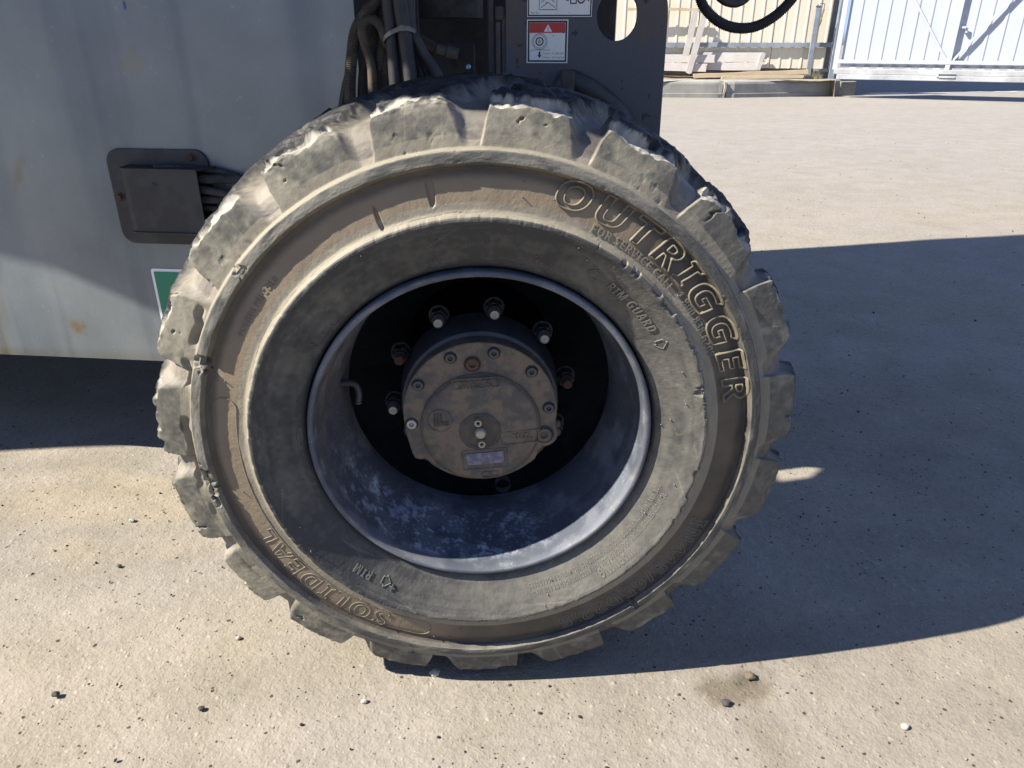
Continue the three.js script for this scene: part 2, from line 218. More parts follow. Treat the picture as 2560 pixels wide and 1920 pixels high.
        const lx = L[i][0] * ct, ly = L[i][0] * st, p = clamp((s - n0) / 4.6), zl = L[i][1], f = lugMask(th, p, zl, false), b = lugMask(th, p, zl, true), m = Math.max(f.m * smooth(-0.31, -0.27, zl) , zl < -0.13 ? b.m : 0);
        const on = s - n0, kk = f.k;
        // torn shoulders
        const c1 = fbm(th * 0.2 + kk * 3.1, on * 0.85, kk * 2.7, 4), chip = smooth(-0.06, 0.07, c1 + 0.22 * (lugHash(kk, 2) - 0.5) + 0.1 * (st - 0.3)) * smooth(3.2 + 0.9 * c1, 3.9 + 0.9 * c1, on) * smooth(8.6, 6.2, on);
        const rip = smooth(-0.15, 0.15, fbm(th * 0.16, zl * 24, 3, 3)) * smooth(5.2, 6.6, on);
        const lam = fbm(th * 0.3 + 40, zl * 70, 2, 5);
        r = mix(G[i][0], L[i][0], m); z = mix(G[i][1], L[i][1], m);
        const scar = smooth(0.8, 0.9, noise(th * 0.28, on * 0.9, 21) * 0.7 + 0.35 * noise(th * 0.75, on * 2.2, 22) + 0.25 * noise(th * 1.6, on * 5, 25)); let d = 0.0008 * fbm(lx * 26, ly * 26, zl * 26, 3) + 0.0004 * fbm(lx * 150, ly * 150, zl * 150, 2) - 0.0045 * scar * m * smooth(1, 2.5, on) - m * rip * (0.006 + 0.016 * lam);
        d += m * 0.0024 * smooth(3.2, 4, on) * smooth(6.6, 5.6, on) * fbm(th * 1.1, on, 5, 3);
        if (on < 1.2) d -= 0.0022 * smooth(0.1, 0.5, noise(th * 0.07, 9, 3)) * smooth(0.2, 0.6, fbm(th * 0.9, on, 9, 3));
        if (on < 1.1) d -= 0.007 * ringCrack(th2) * smooth(0.5, 0.1, Math.abs(on - 0.45 - 0.25 * noise(th * 0.5, 1, 1))) * smooth(-0.5, 0.1, noise(th * 0.25, 5, 2));
        for (const c of cracks) { const w2 = wrap(th - c[0] - c[3] * (on - 3) - 0.5 * noise(on * 1.6, c[0], 3), 360); if (Math.abs(w2) < 0.4) d -= m * 0.0045 * smooth(0.36, 0.05, Math.abs(w2)) * smooth(c[1], c[1] + 0.6, on) * smooth(c[2] + 0.6, c[2], on); }
        r += nr[i] * d; z += nz[i] * d;
        // corner of the lug torn away down to a rough shelf
        let shelf = 0; { const topw = smooth(10, 45, th2) * smooth(185, 150, th2); const g1 = noise(th * 0.13 + kk * 1.7, kk * 2.3, 5) + 0.5 * noise(th * 0.42, kk, 9) + 0.12 * noise(th * 1.3, kk, 2) + 0.35 * (lugHash(kk, 2) - 0.45) + 0.15 * st + 0.8 * topw, A = smooth(0.0, 0.16, g1), zc = -0.03 - 0.016 * noise(th * 0.2, kk, 11) - 0.01 * noise(th * 0.9, kk, 12);
          if (A > 0 && m > 0.5 && z > zc - 0.012) { const rc = 0.556 - A * (0.004 + 0.009 * lugHash(kk, 3) + 0.004 * topw + 0.006 * noise(th * 0.28, kk, 3) + 0.003 * noise(th * 0.8, z * 120, 4) + 0.0012 * noise(th * 1.7, z * 300, 6)) + 0.1 * Math.max(0, -z), over = Math.max(0, r - rc) * smooth(zc - 0.008, zc, z); r -= over; shelf = smooth(0.001, 0.004, over); } }
        const n1 = fbm(lx * 21, ly * 21, zl * 21, 4), n2 = fbm(lx * 90, ly * 90, zl * 90, 3);
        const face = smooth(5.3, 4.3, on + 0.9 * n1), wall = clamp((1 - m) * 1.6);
        const right = smooth(-0.25, 0.6, Math.cos((th + 22) * D2R)); const sc1 = Math.abs(noise(x3 * 16 + zl * 9, y3 * 5 - zl * 4, 13)); let k = clamp(mix(0.3, 0.92, smooth(-0.35, 0.35, 0.8 * n1 + 0.3 * n2 + 0.25 * noise(th * 0.06, zl * 9, 3) - 0.3 * right)) + 0.25 * n2 + 0.25 * smooth(0.02, 0.0, sc1)); let A = RUB, B = DUST2;  // lug faces: dust patches, with the shade side at right put into the colour
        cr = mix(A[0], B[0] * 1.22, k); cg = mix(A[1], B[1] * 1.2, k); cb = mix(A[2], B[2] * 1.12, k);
        const kw = clamp(0.78 - 0.4 * right - 0.35 * smooth(40, 75, th2) * smooth(140, 110, th2) + 0.5 * n1 + 0.3 * n2); cr = mix(cr, mix(0.06, DUST[0], kw), wall); cg = mix(cg, mix(0.055, DUST[1], kw), wall); cb = mix(cb, mix(0.05, DUST[2] * 1.1, kw), wall);  // dusty gap walls, painted darker at right and top for shade
        if (on < 0.9) { cr = mix(cr, DUST[0], 0.6); cg = mix(cg, DUST[1], 0.6); cb = mix(cb, DUST[2], 0.6); }
        const kt = clamp(0.3 + 0.8 * n2 + 0.6 * n1), top = (1 - face) * (1 - wall) * (1 - shelf * smooth(-0.05, -0.035, z)); cr = mix(cr, mix(BLACK[0], 0.04, kt), top); cg = mix(cg, mix(BLACK[1], 0.04, kt), top); cb = mix(cb, mix(BLACK[2], 0.042, kt), top);
        const pc = shelf * smooth(-0.05, -0.035, z) * clamp(0.75 + 0.8 * n2); cr = mix(cr, PALE[0], 0.75 * pc); cg = mix(cg, PALE[1], 0.75 * pc); cb = mix(cb, PALE[2], 0.75 * pc);
        const tar = m * rip * (1 - face) * smooth(0, 0.3, lam); cr *= 1 - 0.8 * tar; cg *= 1 - 0.8 * tar; cb *= 1 - 0.8 * tar;
        const red = smooth(1.6, 0.4, Math.hypot((th - 80.5) / 1.1, (on - 4.6) / 0.7)) * 0.5 * m; cr = mix(cr, 0.24, red); cg = mix(cg, 0.09, red); cb = mix(cb, 0.045, red);
      }
      let x = r * ct, y = r * st; if (y < -0.5695) y = -0.5695 - 0.0002 * noise(x * 60, z * 60, 1);
      const o = (j * NS + i) * 3; P[o] = x; P[o + 1] = y; P[o + 2] = z; C[o] = cr; C[o + 1] = cg; C[o + 2] = cb; const q = (j * NS + i) * 2; U[q] = t * 0.45; U[q + 1] = arc[i];
    }
  }
  const I = new Uint32Array(NT * (NS - 1) * 6); let w = 0;
  for (let j = 0; j < NT; j++) for (let i = 0; i < NS - 1; i++) { const a = j * NS + i, b = a + 1, c = a + NS, d = c + 1; I[w++] = a; I[w++] = b; I[w++] = c; I[w++] = b; I[w++] = d; I[w++] = c; }
  const g = new THREE.BufferGeometry(); g.setAttribute('position', new THREE.BufferAttribute(P, 3)); g.setAttribute('color', new THREE.BufferAttribute(C, 3)); g.setAttribute('uv', new THREE.BufferAttribute(U, 2)); g.setIndex(new THREE.BufferAttribute(I, 1)); g.computeVertexNormals();
  const nn = g.attributes.normal; for (let i = 0; i < NS; i++) { const a = i, b = NT * NS + i; const v = new THREE.Vector3(nn.getX(a) + nn.getX(b), nn.getY(a) + nn.getY(b), nn.getZ(a) + nn.getZ(b)).normalize(); nn.setXYZ(a, v.x, v.y, v.z); nn.setXYZ(b, v.x, v.y, v.z); }
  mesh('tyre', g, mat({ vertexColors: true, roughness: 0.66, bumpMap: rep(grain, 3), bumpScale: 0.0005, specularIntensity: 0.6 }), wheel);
}

/* raised lettering bent round the sidewall */
const rubberText = mat({ color: lin(0.145, 0.124, 0.088), roughness: 0.85, bumpMap: rep(grain, 6), bumpScale: 0.0006 });
const rubberText2 = mat({ color: lin(0.115, 0.108, 0.092), roughness: 0.85 });
function onSide(x, y, h, th0, rBase) { const r = rBase + y, a = th0 * D2R - x / (rBase + 0.012); return [r * Math.cos(a), r * Math.sin(a), sideZ(r) + h]; }
function layout(text, size, sx, shear, gap) {   // list of {contours/shape} in text units, total width
  let x = 0; const res = font.data.resolution, out = [];
  for (const ch of text) { const gl = font.data.glyphs[ch] || font.data.glyphs['?'], ha = (gl.ha * size) / res; if (ch !== ' ') for (const sh of font.generateShapes(ch, size)) out.push({ sh, x }); x += ha + gap; }
  return { list: out.map(({ sh, x: x0 }) => { const e = sh.extractPoints(5); const f = (p) => new THREE.Vector2((p.x + x0) * sx + p.y * shear, p.y); return { shape: e.shape.map(f), holes: e.holes.map((h) => h.map(f)) }; }), width: x * sx };
}
function ridge(pts, w, h, place) {              // closed raised line along a contour
  const n = pts.length, P = [], I = [];
  for (let i = 0; i < n; i++) {
    const a = pts[(i + n - 1) % n], b = pts[i], c = pts[(i + 1) % n]; const t = new THREE.Vector2(c.x - a.x, c.y - a.y).normalize(), nx = -t.y, ny = t.x;
    const hw = h * clamp(0.75 + 0.55 * noise(b.x * 55 + 3, b.y * 55, h * 900), 0.12, 1);
    for (const [o, hh] of [[-0.5, -0.0015], [-0.28, hw], [0.28, hw], [0.5, -0.0015]]) P.push(...place(b.x + nx * o * w, b.y + ny * o * w, hh));
  }
  for (let i = 0; i < n; i++) for (let k = 0; k < 3; k++) { const a = i * 4 + k, b = ((i + 1) % n) * 4 + k; I.push(a, b, a + 1, a + 1, b, b + 1); }
  const g = new THREE.BufferGeometry(); g.setAttribute('position', new THREE.Float32BufferAttribute(P, 3)); g.setIndex(I); g.computeVertexNormals(); return g;
}
function dense(pts, step) { const out = []; for (let i = 0; i < pts.length; i++) { const a = pts[i], b = pts[(i + 1) % pts.length], l = a.distanceTo(b); if (l < 1e-5) continue; const n = Math.max(1, Math.round(l / step)); for (let k = 0; k < n; k++) out.push(new THREE.Vector2(mix(a.x, b.x, k / n), mix(a.y, b.y, k / n))); } return out; }
function solid(item, h, place) {                // raised flat letter with walls
  const geo = new THREE.ShapeGeometry(Object.assign(new THREE.Shape(item.shape), { holes: item.holes.map((q) => new THREE.Path(q)) })), p = geo.attributes.position, P = [], I = [];
  for (let i = 0; i < p.count; i++) P.push(...place(p.getX(i), p.getY(i), h)); const ix = geo.index; for (let i = 0; i < ix.count; i++) I.push(ix.getX(i));
  const g0 = new THREE.BufferGeometry(); g0.setAttribute('position', new THREE.Float32BufferAttribute(P, 3)); g0.setIndex(I); g0.computeVertexNormals();
  const parts = [g0];
  for (const c of [item.shape, ...item.holes]) { const Q = [], J = [], n = c.length; for (let i = 0; i < n; i++) { Q.push(...place(c[i].x, c[i].y, h), ...place(c[i].x, c[i].y, -0.0015)); const a = i * 2, b = ((i + 1) % n) * 2; J.push(a, a + 1, b, b, a + 1, b + 1); } const g = new THREE.BufferGeometry(); g.setAttribute('position', new THREE.Float32BufferAttribute(Q, 3)); g.setIndex(J); g.computeVertexNormals(); parts.push(g); }
  return mergeGeometries(parts);
}
function finish(list) { const g = mergeGeometries(list), p = g.attributes.position, uv = new Float32Array(p.count * 2); for (let i = 0; i < p.count; i++) { uv[2 * i] = p.getX(i); uv[2 * i + 1] = p.getY(i); } g.setAttribute('uv', new THREE.BufferAttribute(uv, 2)); return g; }
function arcText(text, capH, rBase, thA, thB, o = {}) {
  const size = capH / 0.72, l0 = layout(text, size, 1, 0, o.gap ?? 0), want = (thA - thB) * D2R * (rBase + 0.012) - (o.shear ?? 0) * capH, sx = want / l0.width;
  const { list } = layout(text, size, sx, o.shear ?? 0, o.gap ?? 0), place = (x, y, h) => onSide(x, y, h, thA, rBase), gs = [];
  for (const it of list) { if (o.outline) for (const c of [it.shape, ...it.holes]) gs.push(ridge(dense(c, 0.003), o.outline, o.h ?? 0.002, place)); else gs.push(solid(it, o.h ?? 0.001, place)); }
  const m = mesh('raised_lettering', finish(gs), o.m ?? rubberText, wheel); return m;
}
arcText('OUTRIGGER', 0.031, 0.4195, 75.2, 7.6, { outline: 0.0044, shear: 0.22, h: 0.0042, gap: 0.004 });
arcText('FOR SERVICE CALL', 0.0092, 0.4015, 64.8, 41.2, { h: 0.0018, gap: 0.0012 });
arcText('1 800 838 6209', 0.009, 0.4065, 39.5, 21.5, { h: 0.0008, gap: 0.001, m: rubberText2 });
arcText('SOLIDEAL', 0.027, 0.414, -115.6, -157.2, { outline: 0.0024, h: 0.0013, gap: 0.004 });
arcText('IN445/65D22.5', 0.024, 0.4225, -23.5, -71, { outline: 0.003, h: 0.0013, gap: 0.003, m: rubberText2 });
arcText('RIM GUARD', 0.0105, 0.3375, 53.5, 34.4, { h: 0.0022, gap: 0.002, shear: 0.1, m: rubberText2 });
arcText('RIM', 0.0105, 0.344, -126.6, -133.2, { h: 0.0016, gap: 0.002, m: rubberText2 });
arcText('WARNING', 0.0125, 0.3535, -40.2, -53.2, { h: 0.0011, gap: 0.002, m: rubberText2 });
arcText('TO AVOID SERIOUS INJURY USE PROPER SIZE RIM RECOMMENDED BY RIM MFG', 0.0062, 0.3445, -19.6, -74.6, { h: 0.0009, gap: 0.0012, m: rubberText2 });
arcText('FOR MAX INFLATION AND TIRE INDUSTRY PUBLISHED MOUNTING PROCEDURES', 0.0062, 0.3305, -17.8, -75.4, { h: 0.0009, gap: 0.0012, m: rubberText2 });
arcText('POUNDS PSI COLD', 0.007, 0.424, 152, 136, { h: 0.0011, gap: 0.001 });
{ // long loop line that frames the maker's name, arrows and crosses on the guard
  const pts = []; const a0 = -104.5, a1 = -190, r0 = 0.4095, r1 = 0.4485, rm = (r0 + r1) / 2, hw = (r1 - r0) / 2; const X = (a) => -(a - a0) * D2R * (0.414 + 0.012);
  for (let a = a0 - 2.4; a >= a1; a -= 0.5) pts.push(new THREE.Vector2(X(a), r1 - 0.414)); for (let k = 0; k <= 14; k++) { const q = Math.PI / 2 - (k / 14) * Math.PI; pts.push(new THREE.Vector2(X(a1) + hw * Math.cos(q), rm - 0.414 + hw * Math.sin(q))); }
  for (let a = a1; a <= a0 - 2.4; a += 0.5) pts.push(new THREE.Vector2(X(a), r0 - 0.414)); for (let k = 0; k <= 14; k++) { const q = -Math.PI / 2 - (k / 14) * Math.PI; pts.push(new THREE.Vector2(X(a0 - 2.4) + hw * Math.cos(q), rm - 0.414 + hw * Math.sin(q))); }
  mesh('raised_border', finish([ridge(pts, 0.0022, 0.0011, (x, y, h) => onSide(x, y, h, a0, 0.414))]), rubberText, wheel);
  const poly = (pairs, th, r, w = 0.0022, h = 0.0015) => ridge(dense(pairs.map((p) => new THREE.Vector2(...p)), 0.002), w, h, (x, y, hh) => onSide(x, y, hh, th, r));
  const arrow = [[-0.011, 0.006], [0, -0.007], [0.011, 0.006], [0.0065, 0.006], [0.0065, 0.013], [-0.0065, 0.013], [-0.0065, 0.006]];
  mesh('raised_arrow', finish([poly(arrow.map(([x, y]) => [y * 0.9, x]), 59.2, 0.3445)]), rubberText2, wheel);
  mesh('raised_arrow', finish([poly(arrow.map(([x, y]) => [-y * 0.9, x]), 29.6, 0.3445)]), rubberText2, wheel);
  mesh('raised_arrow', finish([poly(arrow.map(([x, y]) => [y * 0.9, x]), -121.3, 0.3475)]), rubberText2, wheel);
  const cross = [[-0.006, -0.0014], [-0.0014, -0.0014], [-0.0014, -0.006], [0.0014, -0.006], [0.0014, -0.0014], [0.006, -0.0014], [0.006, 0.0014], [0.0014, 0.0014], [0.0014, 0.006], [-0.0014, 0.006], [-0.0014, 0.0014], [-0.006, 0.0014]].map((p) => new THREE.Vector2(...p));
  mesh('raised_cross', finish([solid({ shape: cross, holes: [] }, 0.0026, (x, y, h) => onSide(x, y, h, -119.4, 0.353))]), mat({ color: lin(0.07, 0.068, 0.06) }), wheel);
  // little rubber hairs left by the mould
  const R = rng(31), hs = []; for (let k = 0; k < 46; k++) { const a = R() * 360, r = R() < 0.7 ? 0.312 + R() * 0.07 : 0.4 + R() * 0.055, g = new THREE.CylinderGeometry(0.0009, 0.0012, 0.005, 6); g.rotateX(Math.PI / 2); const p = onSide(0, 0, 0.0015, a, r); g.rotateZ(R()); g.translate(...p); hs.push(g); }
  const hm = mesh('mould_nib', mergeGeometries(hs), rubberText2, wheel); hm.userData.kind = 'stuff';
}

/* rim, mounting disc, hub, studs and cover */
const rimMap = colTex(N1, (i) => { const k = smooth(-0.12, 0.45, coarse[i] + 0.55 * mid[i]), sp = fine[i] > 0.4 ? 0.2 * smooth(-0.2, 0.5, mid[i]) : 0; const v = [mix(0.066, 0.12, k) + sp * 0.7, mix(0.076, 0.132, k) + sp * 0.7, mix(0.092, 0.15, k) + sp * 0.7]; return v; });
const rimMat = mat({ map: rep(rimMap, 2.2), roughness: 0.62, bumpMap: rep(grain, 5), bumpScale: 0.0004, vertexColors: true, specularIntensity: 0.8 });
function lathe(pts, n, name, m, tint) { // (r, z) pairs about the wheel axis
  const g = new THREE.LatheGeometry(pts.map(([r, z]) => new THREE.Vector2(r, z)), n); g.rotateX(Math.PI / 2); g.scale(1, 1, 1);
  const p = g.attributes.position, uv = g.attributes.uv; const C = new Float32Array(p.count * 3);
  for (let i = 0; i < p.count; i++) { const a = Math.atan2(p.getY(i), p.getX(i)), r = Math.hypot(p.getX(i), p.getY(i)); uv.setXY(i, a * 0.3, p.getZ(i) * 1.0 + r); const c = tint ? tint(a / D2R, r, p.getZ(i)) : [1, 1, 1]; C.set(c, i * 3); }
  g.setAttribute('color', new THREE.BufferAttribute(C, 3)); g.computeVertexNormals(); return mesh(name, g, m, wheel);
}
function fineProfile(pts, s) { const o = []; for (let i = 0; i < pts.length - 1; i++) { const n = Math.max(1, Math.ceil(Math.hypot(pts[i + 1][0] - pts[i][0], pts[i + 1][1] - pts[i][1]) / s)); for (let k = 0; k < n; k++) o.push([mix(pts[i][0], pts[i + 1][0], k / n), mix(pts[i][1], pts[i + 1][1], k / n)]); } o.push(pts.at(-1)); return o; }
lathe(fineProfile([[0.2985, -0.03], [0.2985, 0.002], [0.2975, 0.0065], [0.295, 0.0085], [0.2905, 0.0085], [0.288, 0.0065], [0.2865, 0.001], [0.2855, -0.006], [0.284, -0.03], [0.2825, -0.06], [0.279, -0.095], [0.271, -0.13], [0.262, -0.165], [0.2585, -0.185], [0.258, -0.202]], 0.0024), 720, 'rim', rimMat, (a, r, z) => {
  const n = fbm(Math.cos(a * D2R) * 4, Math.sin(a * D2R) * 4, z * 12, 4); const left = smooth(100, 180, Math.abs(a)), lip = smooth(-0.01, 0.004, z), rust = lip * smooth(0.0, 0.35, fbm(a * 0.12, r * 300, z * 90, 3));
  const dirt = left * (1 - lip) * (0.75 + 0.7 * n); const ca = Math.cos(a * D2R), sa2 = Math.sin(a * D2R), low = smooth(-50, -85, a) * smooth(-178, -140, a) , ch = fbm(ca * 16, sa2 * 16, z * 46, 5), fl = noise(ca * 95, sa2 * 95, z * 300), pw = (2.2 * low * smooth(0.0, 0.4, ch + 0.35 * noise(ca * 60, sa2 * 60, z * 190)) + 0.9 * smooth(0.55, 0.75, fl) * (0.5 + low)) * smooth(-0.012, -0.04, z) * smooth(-0.17, -0.12, z); let c = [0.9 + 0.8 * dirt + pw, 0.9 + 0.5 * dirt + pw, 0.95 + 0.2 * dirt + pw]; const up = smooth(-20, -60, a) * smooth(-150, -110, a); const k = 0.85 + 0.12 * lip; c = c.map((v) => v * k);
  return [mix(c[0], 1.7, rust * 0.5), mix(c[1], 1.4, rust * 0.5), mix(c[2], 1.0, rust * 0.5)]; });
const blackSteel = mat({ color: lin(0.03, 0.031, 0.033), roughness: 0.6, map: rep(dusty, 3), bumpMap: rep(grain, 5), bumpScale: 0.0005 });
const navySteel = mat({ color: lin(0.05, 0.056, 0.07), roughness: 0.55, map: rep(blotch, 3), bumpMap: rep(grain, 5), bumpScale: 0.0004 });
const hubBrown = mat({ map: rep(colTex(N1, (i) => { const k = smooth(-0.3, 0.45, coarse[i] + 0.6 * mid[i]), s = fine[i] > 0.46 ? 0.2 * smooth(-0.1, 0.5, mid[i]) : 0; return [mix(0.078, 0.14, k) + s * 0.8, mix(0.07, 0.108, k) + s * 0.8, mix(0.06, 0.076, k) + s * 0.8]; }), 7), roughness: 0.72, bumpMap: rep(grain, 8), bumpScale: 0.0012 });
const rust = mat({ map: rep(colTex(N1, (i) => { const k = 0.5 + 0.6 * coarse[i] + 0.4 * mid[i]; return [mix(0.06, 0.13, clamp(k)), mix(0.034, 0.062, clamp(k)), mix(0.024, 0.034, clamp(k))]; }), 6), roughness: 0.9, bumpMap: rep(grain, 8), bumpScale: 0.0012 });
const bareSteel = mat({ color: lin(0.32, 0.315, 0.3), roughness: 0.42, metalness: 0.6, bumpMap: rep(grain, 8), bumpScale: 0.0003 });
const greySteel = mat({ color: lin(0.06, 0.06, 0.064), roughness: 0.5, metalness: 0.3 });
{
  const sh = new THREE.Shape(); sh.absarc(0, 0, 0.262, 0, 6.2832); const h1 = new THREE.Path(); h1.absarc(-0.045, 0.236, 0.016, 0, 6.2832, true); sh.holes.push(h1); const h2 = new THREE.Path(); h2.absarc(0.045, -0.236, 0.016, 0, 6.2832, true); sh.holes.push(h2);
  const g = new THREE.ExtrudeGeometry(sh, { depth: 0.018, bevelEnabled: false, curveSegments: 80 }); g.translate(0, 0, -0.22); mesh('mounting_disc', boxUV(g), mat({ map: rep(rimMap, 3), color: lin(1, 0.92, 0.82), roughness: 0.6, bumpMap: rep(grain, 5), bumpScale: 0.0005 }), wheel);
  const hub = new THREE.Group();
  lathe([[0.155, -0.203], [0.154, -0.19], [0.1515, -0.16], [0.148, -0.125], [0.146, -0.12], [0.12, -0.118], [0.02, -0.118]], 96, 'hub', navySteel);
  lathe([[0.3, -0.21], [0.3, -0.4], [0.16, -0.4], [0.16, -0.8], [0.1, -0.85], [0.1, -1.3], [0, -1.3]], 40, 'axle', blackSteel);
}
const tips = { 0: rust, 1: bareSteel, 2: bareSteel, 3: bareSteel, 4: rust, 5: bareSteel };
for (let k = 0; k < 10; k++) {
  const a = (8 + 36 * k) * D2R, x = 0.1705 * Math.cos(a), y = 0.1705 * Math.sin(a), R = rng(200 + k);
  const nut = new THREE.CylinderGeometry(0.0168, 0.0178, 0.021, 6); nut.rotateY(R()); nut.rotateX(Math.PI / 2); nut.translate(x, y, -0.186);
  mesh('wheel_nut', mergeGeometries([boxUV(nut), boxUV(cyl(0.0205, 0.0195, 0.006, x, y, -0.202, 24)), boxUV(cyl(0.0142, 0.0118, 0.008, x, y, -0.1755, 20))]), blackSteel, wheel);
  const prof = [[0, 0.0], [0.0022, 0.0], [0.0025, -0.0012], [0.0028, 0], [0.0075, 0.0], [0.0094, -0.0018], [0.0098, -0.03]]; const g = new THREE.LatheGeometry(prof.map(([r, z]) => new THREE.Vector2(r, z)), 22); g.rotateX(Math.PI / 2); g.translate(x, y, -0.149); mesh('wheel_stud', g, tips[k] ?? greySteel, wheel);
}
{ // planetary cover: flange with ears, raised face, bolts, plugs, cast lettering
  const sh = new THREE.Shape(), pts = [];
  for (let a = -8; a <= 186; a += 3) pts.push([0.1395 * Math.cos(a * D2R), 0.001 + 0.1365 * Math.sin(a * D2R)]);
  pts.push([-0.1375, -0.035], [-0.132, -0.062], [-0.1275, -0.082], [-0.1235, -0.0915], [-0.115, -0.0945], [-0.105, -0.0925], [-0.094, -0.104]);
  for (let a = 228; a <= 318; a += 4) pts.push([0.1395 * Math.cos(a * D2R), -0.002 + 0.1395 * Math.sin(a * D2R)]);
  pts.push([0.108, -0.082]); for (let a = -100; a <= 28; a += 8) pts.push([0.119 + 0.0235 * Math.cos(a * D2R), -0.0485 + 0.0235 * Math.sin(a * D2R)]); pts.push([0.1385, -0.028]);
  sh.setFromPoints(pts.map((p) => new THREE.Vector2(...p)));
  const g = new THREE.ExtrudeGeometry(sh, { depth: 0.027, bevelEnabled: true, bevelSize: 0.003, bevelThickness: 0.003, bevelSegments: 3, curveSegments: 6 }); g.translate(0, 0, -0.116); mesh('hub_cover', boxUV(g), hubBrown, wheel);
  const face = new THREE.LatheGeometry([[0, 0.0125], [0.035, 0.0125], [0.099, 0.0115], [0.106, 0.0095], [0.112, 0.004], [0.1135, -0.004]].map(([r, z]) => new THREE.Vector2(r, z)), 90); face.rotateX(Math.PI / 2); face.translate(0, -0.03, -0.088); mesh('cover_face', boxUV(face), hubBrown, wheel);
  const teeth = []; for (let k = 0; k < 15; k++) { const a0 = (200 + k * 9.6) * D2R, a1 = a0 + (k % 4 === 3 ? 5 : 9) * D2R, s2 = new THREE.Shape(); s2.absarc(0, 0, 0.156 + 0.002 * (k % 3), a0, a1); s2.absarc(0, 0, 0.13, a1, a0, true); const e = new THREE.ExtrudeGeometry(s2, { depth: 0.014, bevelEnabled: true, bevelSize: 0.0015, bevelThickness: 0.0015, bevelSegments: 1, curveSegments: 5 }); e.translate(0, 0, -0.1165 - 0.02 + 0.0015 * (k % 2)); teeth.push(e); }
  mesh('gear_ring', boxUV(mergeGeometries(teeth)), rust, wheel);
  const zf = -0.0865;
  const screw = (x, y, z, r, m, name) => { const p = [[0, -0.005], [r * 0.45, -0.005], [r * 0.47, -0.0005], [r * 0.52, 0.0], [r * 0.9, 0], [r, -0.0012], [r, -0.012]]; const q = new THREE.LatheGeometry(p.map(([a, b]) => new THREE.Vector2(a, b)), 24); q.rotateX(Math.PI / 2); q.translate(x, y, z); mesh(name, boxUV(q), m, wheel); const c = new THREE.TorusGeometry(r * 1.16, r * 0.13, 6, 24); c.translate(x, y, zf + 0.0005); mesh('bolt_seat', boxUV(c), blackSteel, wheel); };
  for (const [x, y, k] of [[-0.052, 0.112, 0], [0.026, 0.12, 0], [0.094, 0.082, 0], [-0.112, 0.06, 0], [0.1265, 0.008, 0], [-0.128, -0.019, 1]]) screw(x, y, zf + 0.006, 0.0095, k ? bareSteel : greySteel, 'cover_bolt');
  screw(-0.013, 0.099, zf + 0.005, 0.0122, rust, 'drain_plug'); screw(0.119, -0.0485, zf + 0.005, 0.0145, hubBrown, 'level_plug');
  const nip = new THREE.SphereGeometry(0.0075, 14, 10); nip.scale(1, 1.1, 0.8); nip.translate(0.144, -0.034, -0.1); mesh('grease_nipple', nip, hubBrown, wheel);
  // boss with release plug and two screws
  const zb = -0.0755; const boss = new THREE.LatheGeometry([[0.039, 0.0], [0.0355, 0.0028], [0.033, 0.0022], [0.0315, -0.0002], [0, 0.0]].map(([r, z]) => new THREE.Vector2(r, z)), 48); boss.rotateX(Math.PI / 2); boss.translate(-0.001, -0.033, zb + 0.0006); mesh('centre_boss', boxUV(boss), mat({ color: lin(0.06, 0.055, 0.048), roughness: 0.5, map: rep(dusty, 9) }), wheel);
  const brass = mat({ color: lin(0.5, 0.44, 0.34), roughness: 0.4, metalness: 0.5, map: rep(blotch, 20) });
  const knob = new THREE.LatheGeometry([[0, 0.012], [0.006, 0.0112], [0.0095, 0.008], [0.011, 0.003], [0.011, -0.002]].map(([r, z]) => new THREE.Vector2(r, z)), 24); knob.rotateX(Math.PI / 2); knob.translate(-0.001, -0.035, zb + 0.001); mesh('release_plug', boxUV(knob), brass, wheel);
  for (const [x, y] of [[-0.005, -0.0125], [0.0012, -0.057]]) { const q = new THREE.LatheGeometry([[0, 0.003], [0.0034, 0.003], [0.0036, 0.009], [0.006, 0.0095], [0.0068, 0.0085], [0.0068, 0]].map(([r, z]) => new THREE.Vector2(r, z)), 20); q.rotateX(Math.PI / 2); q.translate(x, y, zb); mesh('boss_screw', boxUV(q), brass, wheel); const hole = new THREE.CircleGeometry(0.0034, 16); hole.translate(x, y, zb + 0.0034); mesh('screw_socket', hole, blackSteel, wheel); }
  const flat = (x, y, rot) => (u, v, h) => { const c = Math.cos(rot), s = Math.sin(rot); return [x + u * c - v * s, y + u * s + v * c, zb - 0.0006 + h]; };
  const cast = (text, w, capH, x, y, rot) => { /* cast proud of the face */ const s = capH / 0.72, l = layout(text, s, 1, 0, 0.0012), sx = w / l.width, { list } = layout(text, s, sx, 0, 0.0012), pl = flat(x, y, rot); mesh('cast_lettering', finish(list.map((it) => solid(it, 0.0022, (u, v, h) => pl(u - w / 2, v - capH / 2, h)))), hubBrown, wheel); };
  const frame = (w, h, x, y, rot, name) => { const pl = flat(x, y, rot), q = [[-w / 2, -h / 2], [w / 2, -h / 2], [w / 2, h / 2], [-w / 2, h / 2]].map((p) => new THREE.Vector2(...p)); mesh(name, finish([ridge(dense(q, 0.002), 0.0026, 0.0016, pl)]), hubBrown, wheel); };
  frame(0.082, 0.0185, -0.008, 0.0655, Math.PI + 0.06, 'cast_frame'); cast('OIL DRAIN', 0.06, 0.0105, -0.008, 0.0655, Math.PI + 0.06);
  frame(0.07, 0.026, 0.073, -0.0475, Math.PI + 0.08, 'cast_frame'); cast('OIL', 0.022, 0.0082, 0.088, -0.0525, Math.PI + 0.08); cast('LEVEL', 0.034, 0.0082, 0.075, -0.0425, Math.PI + 0.08);
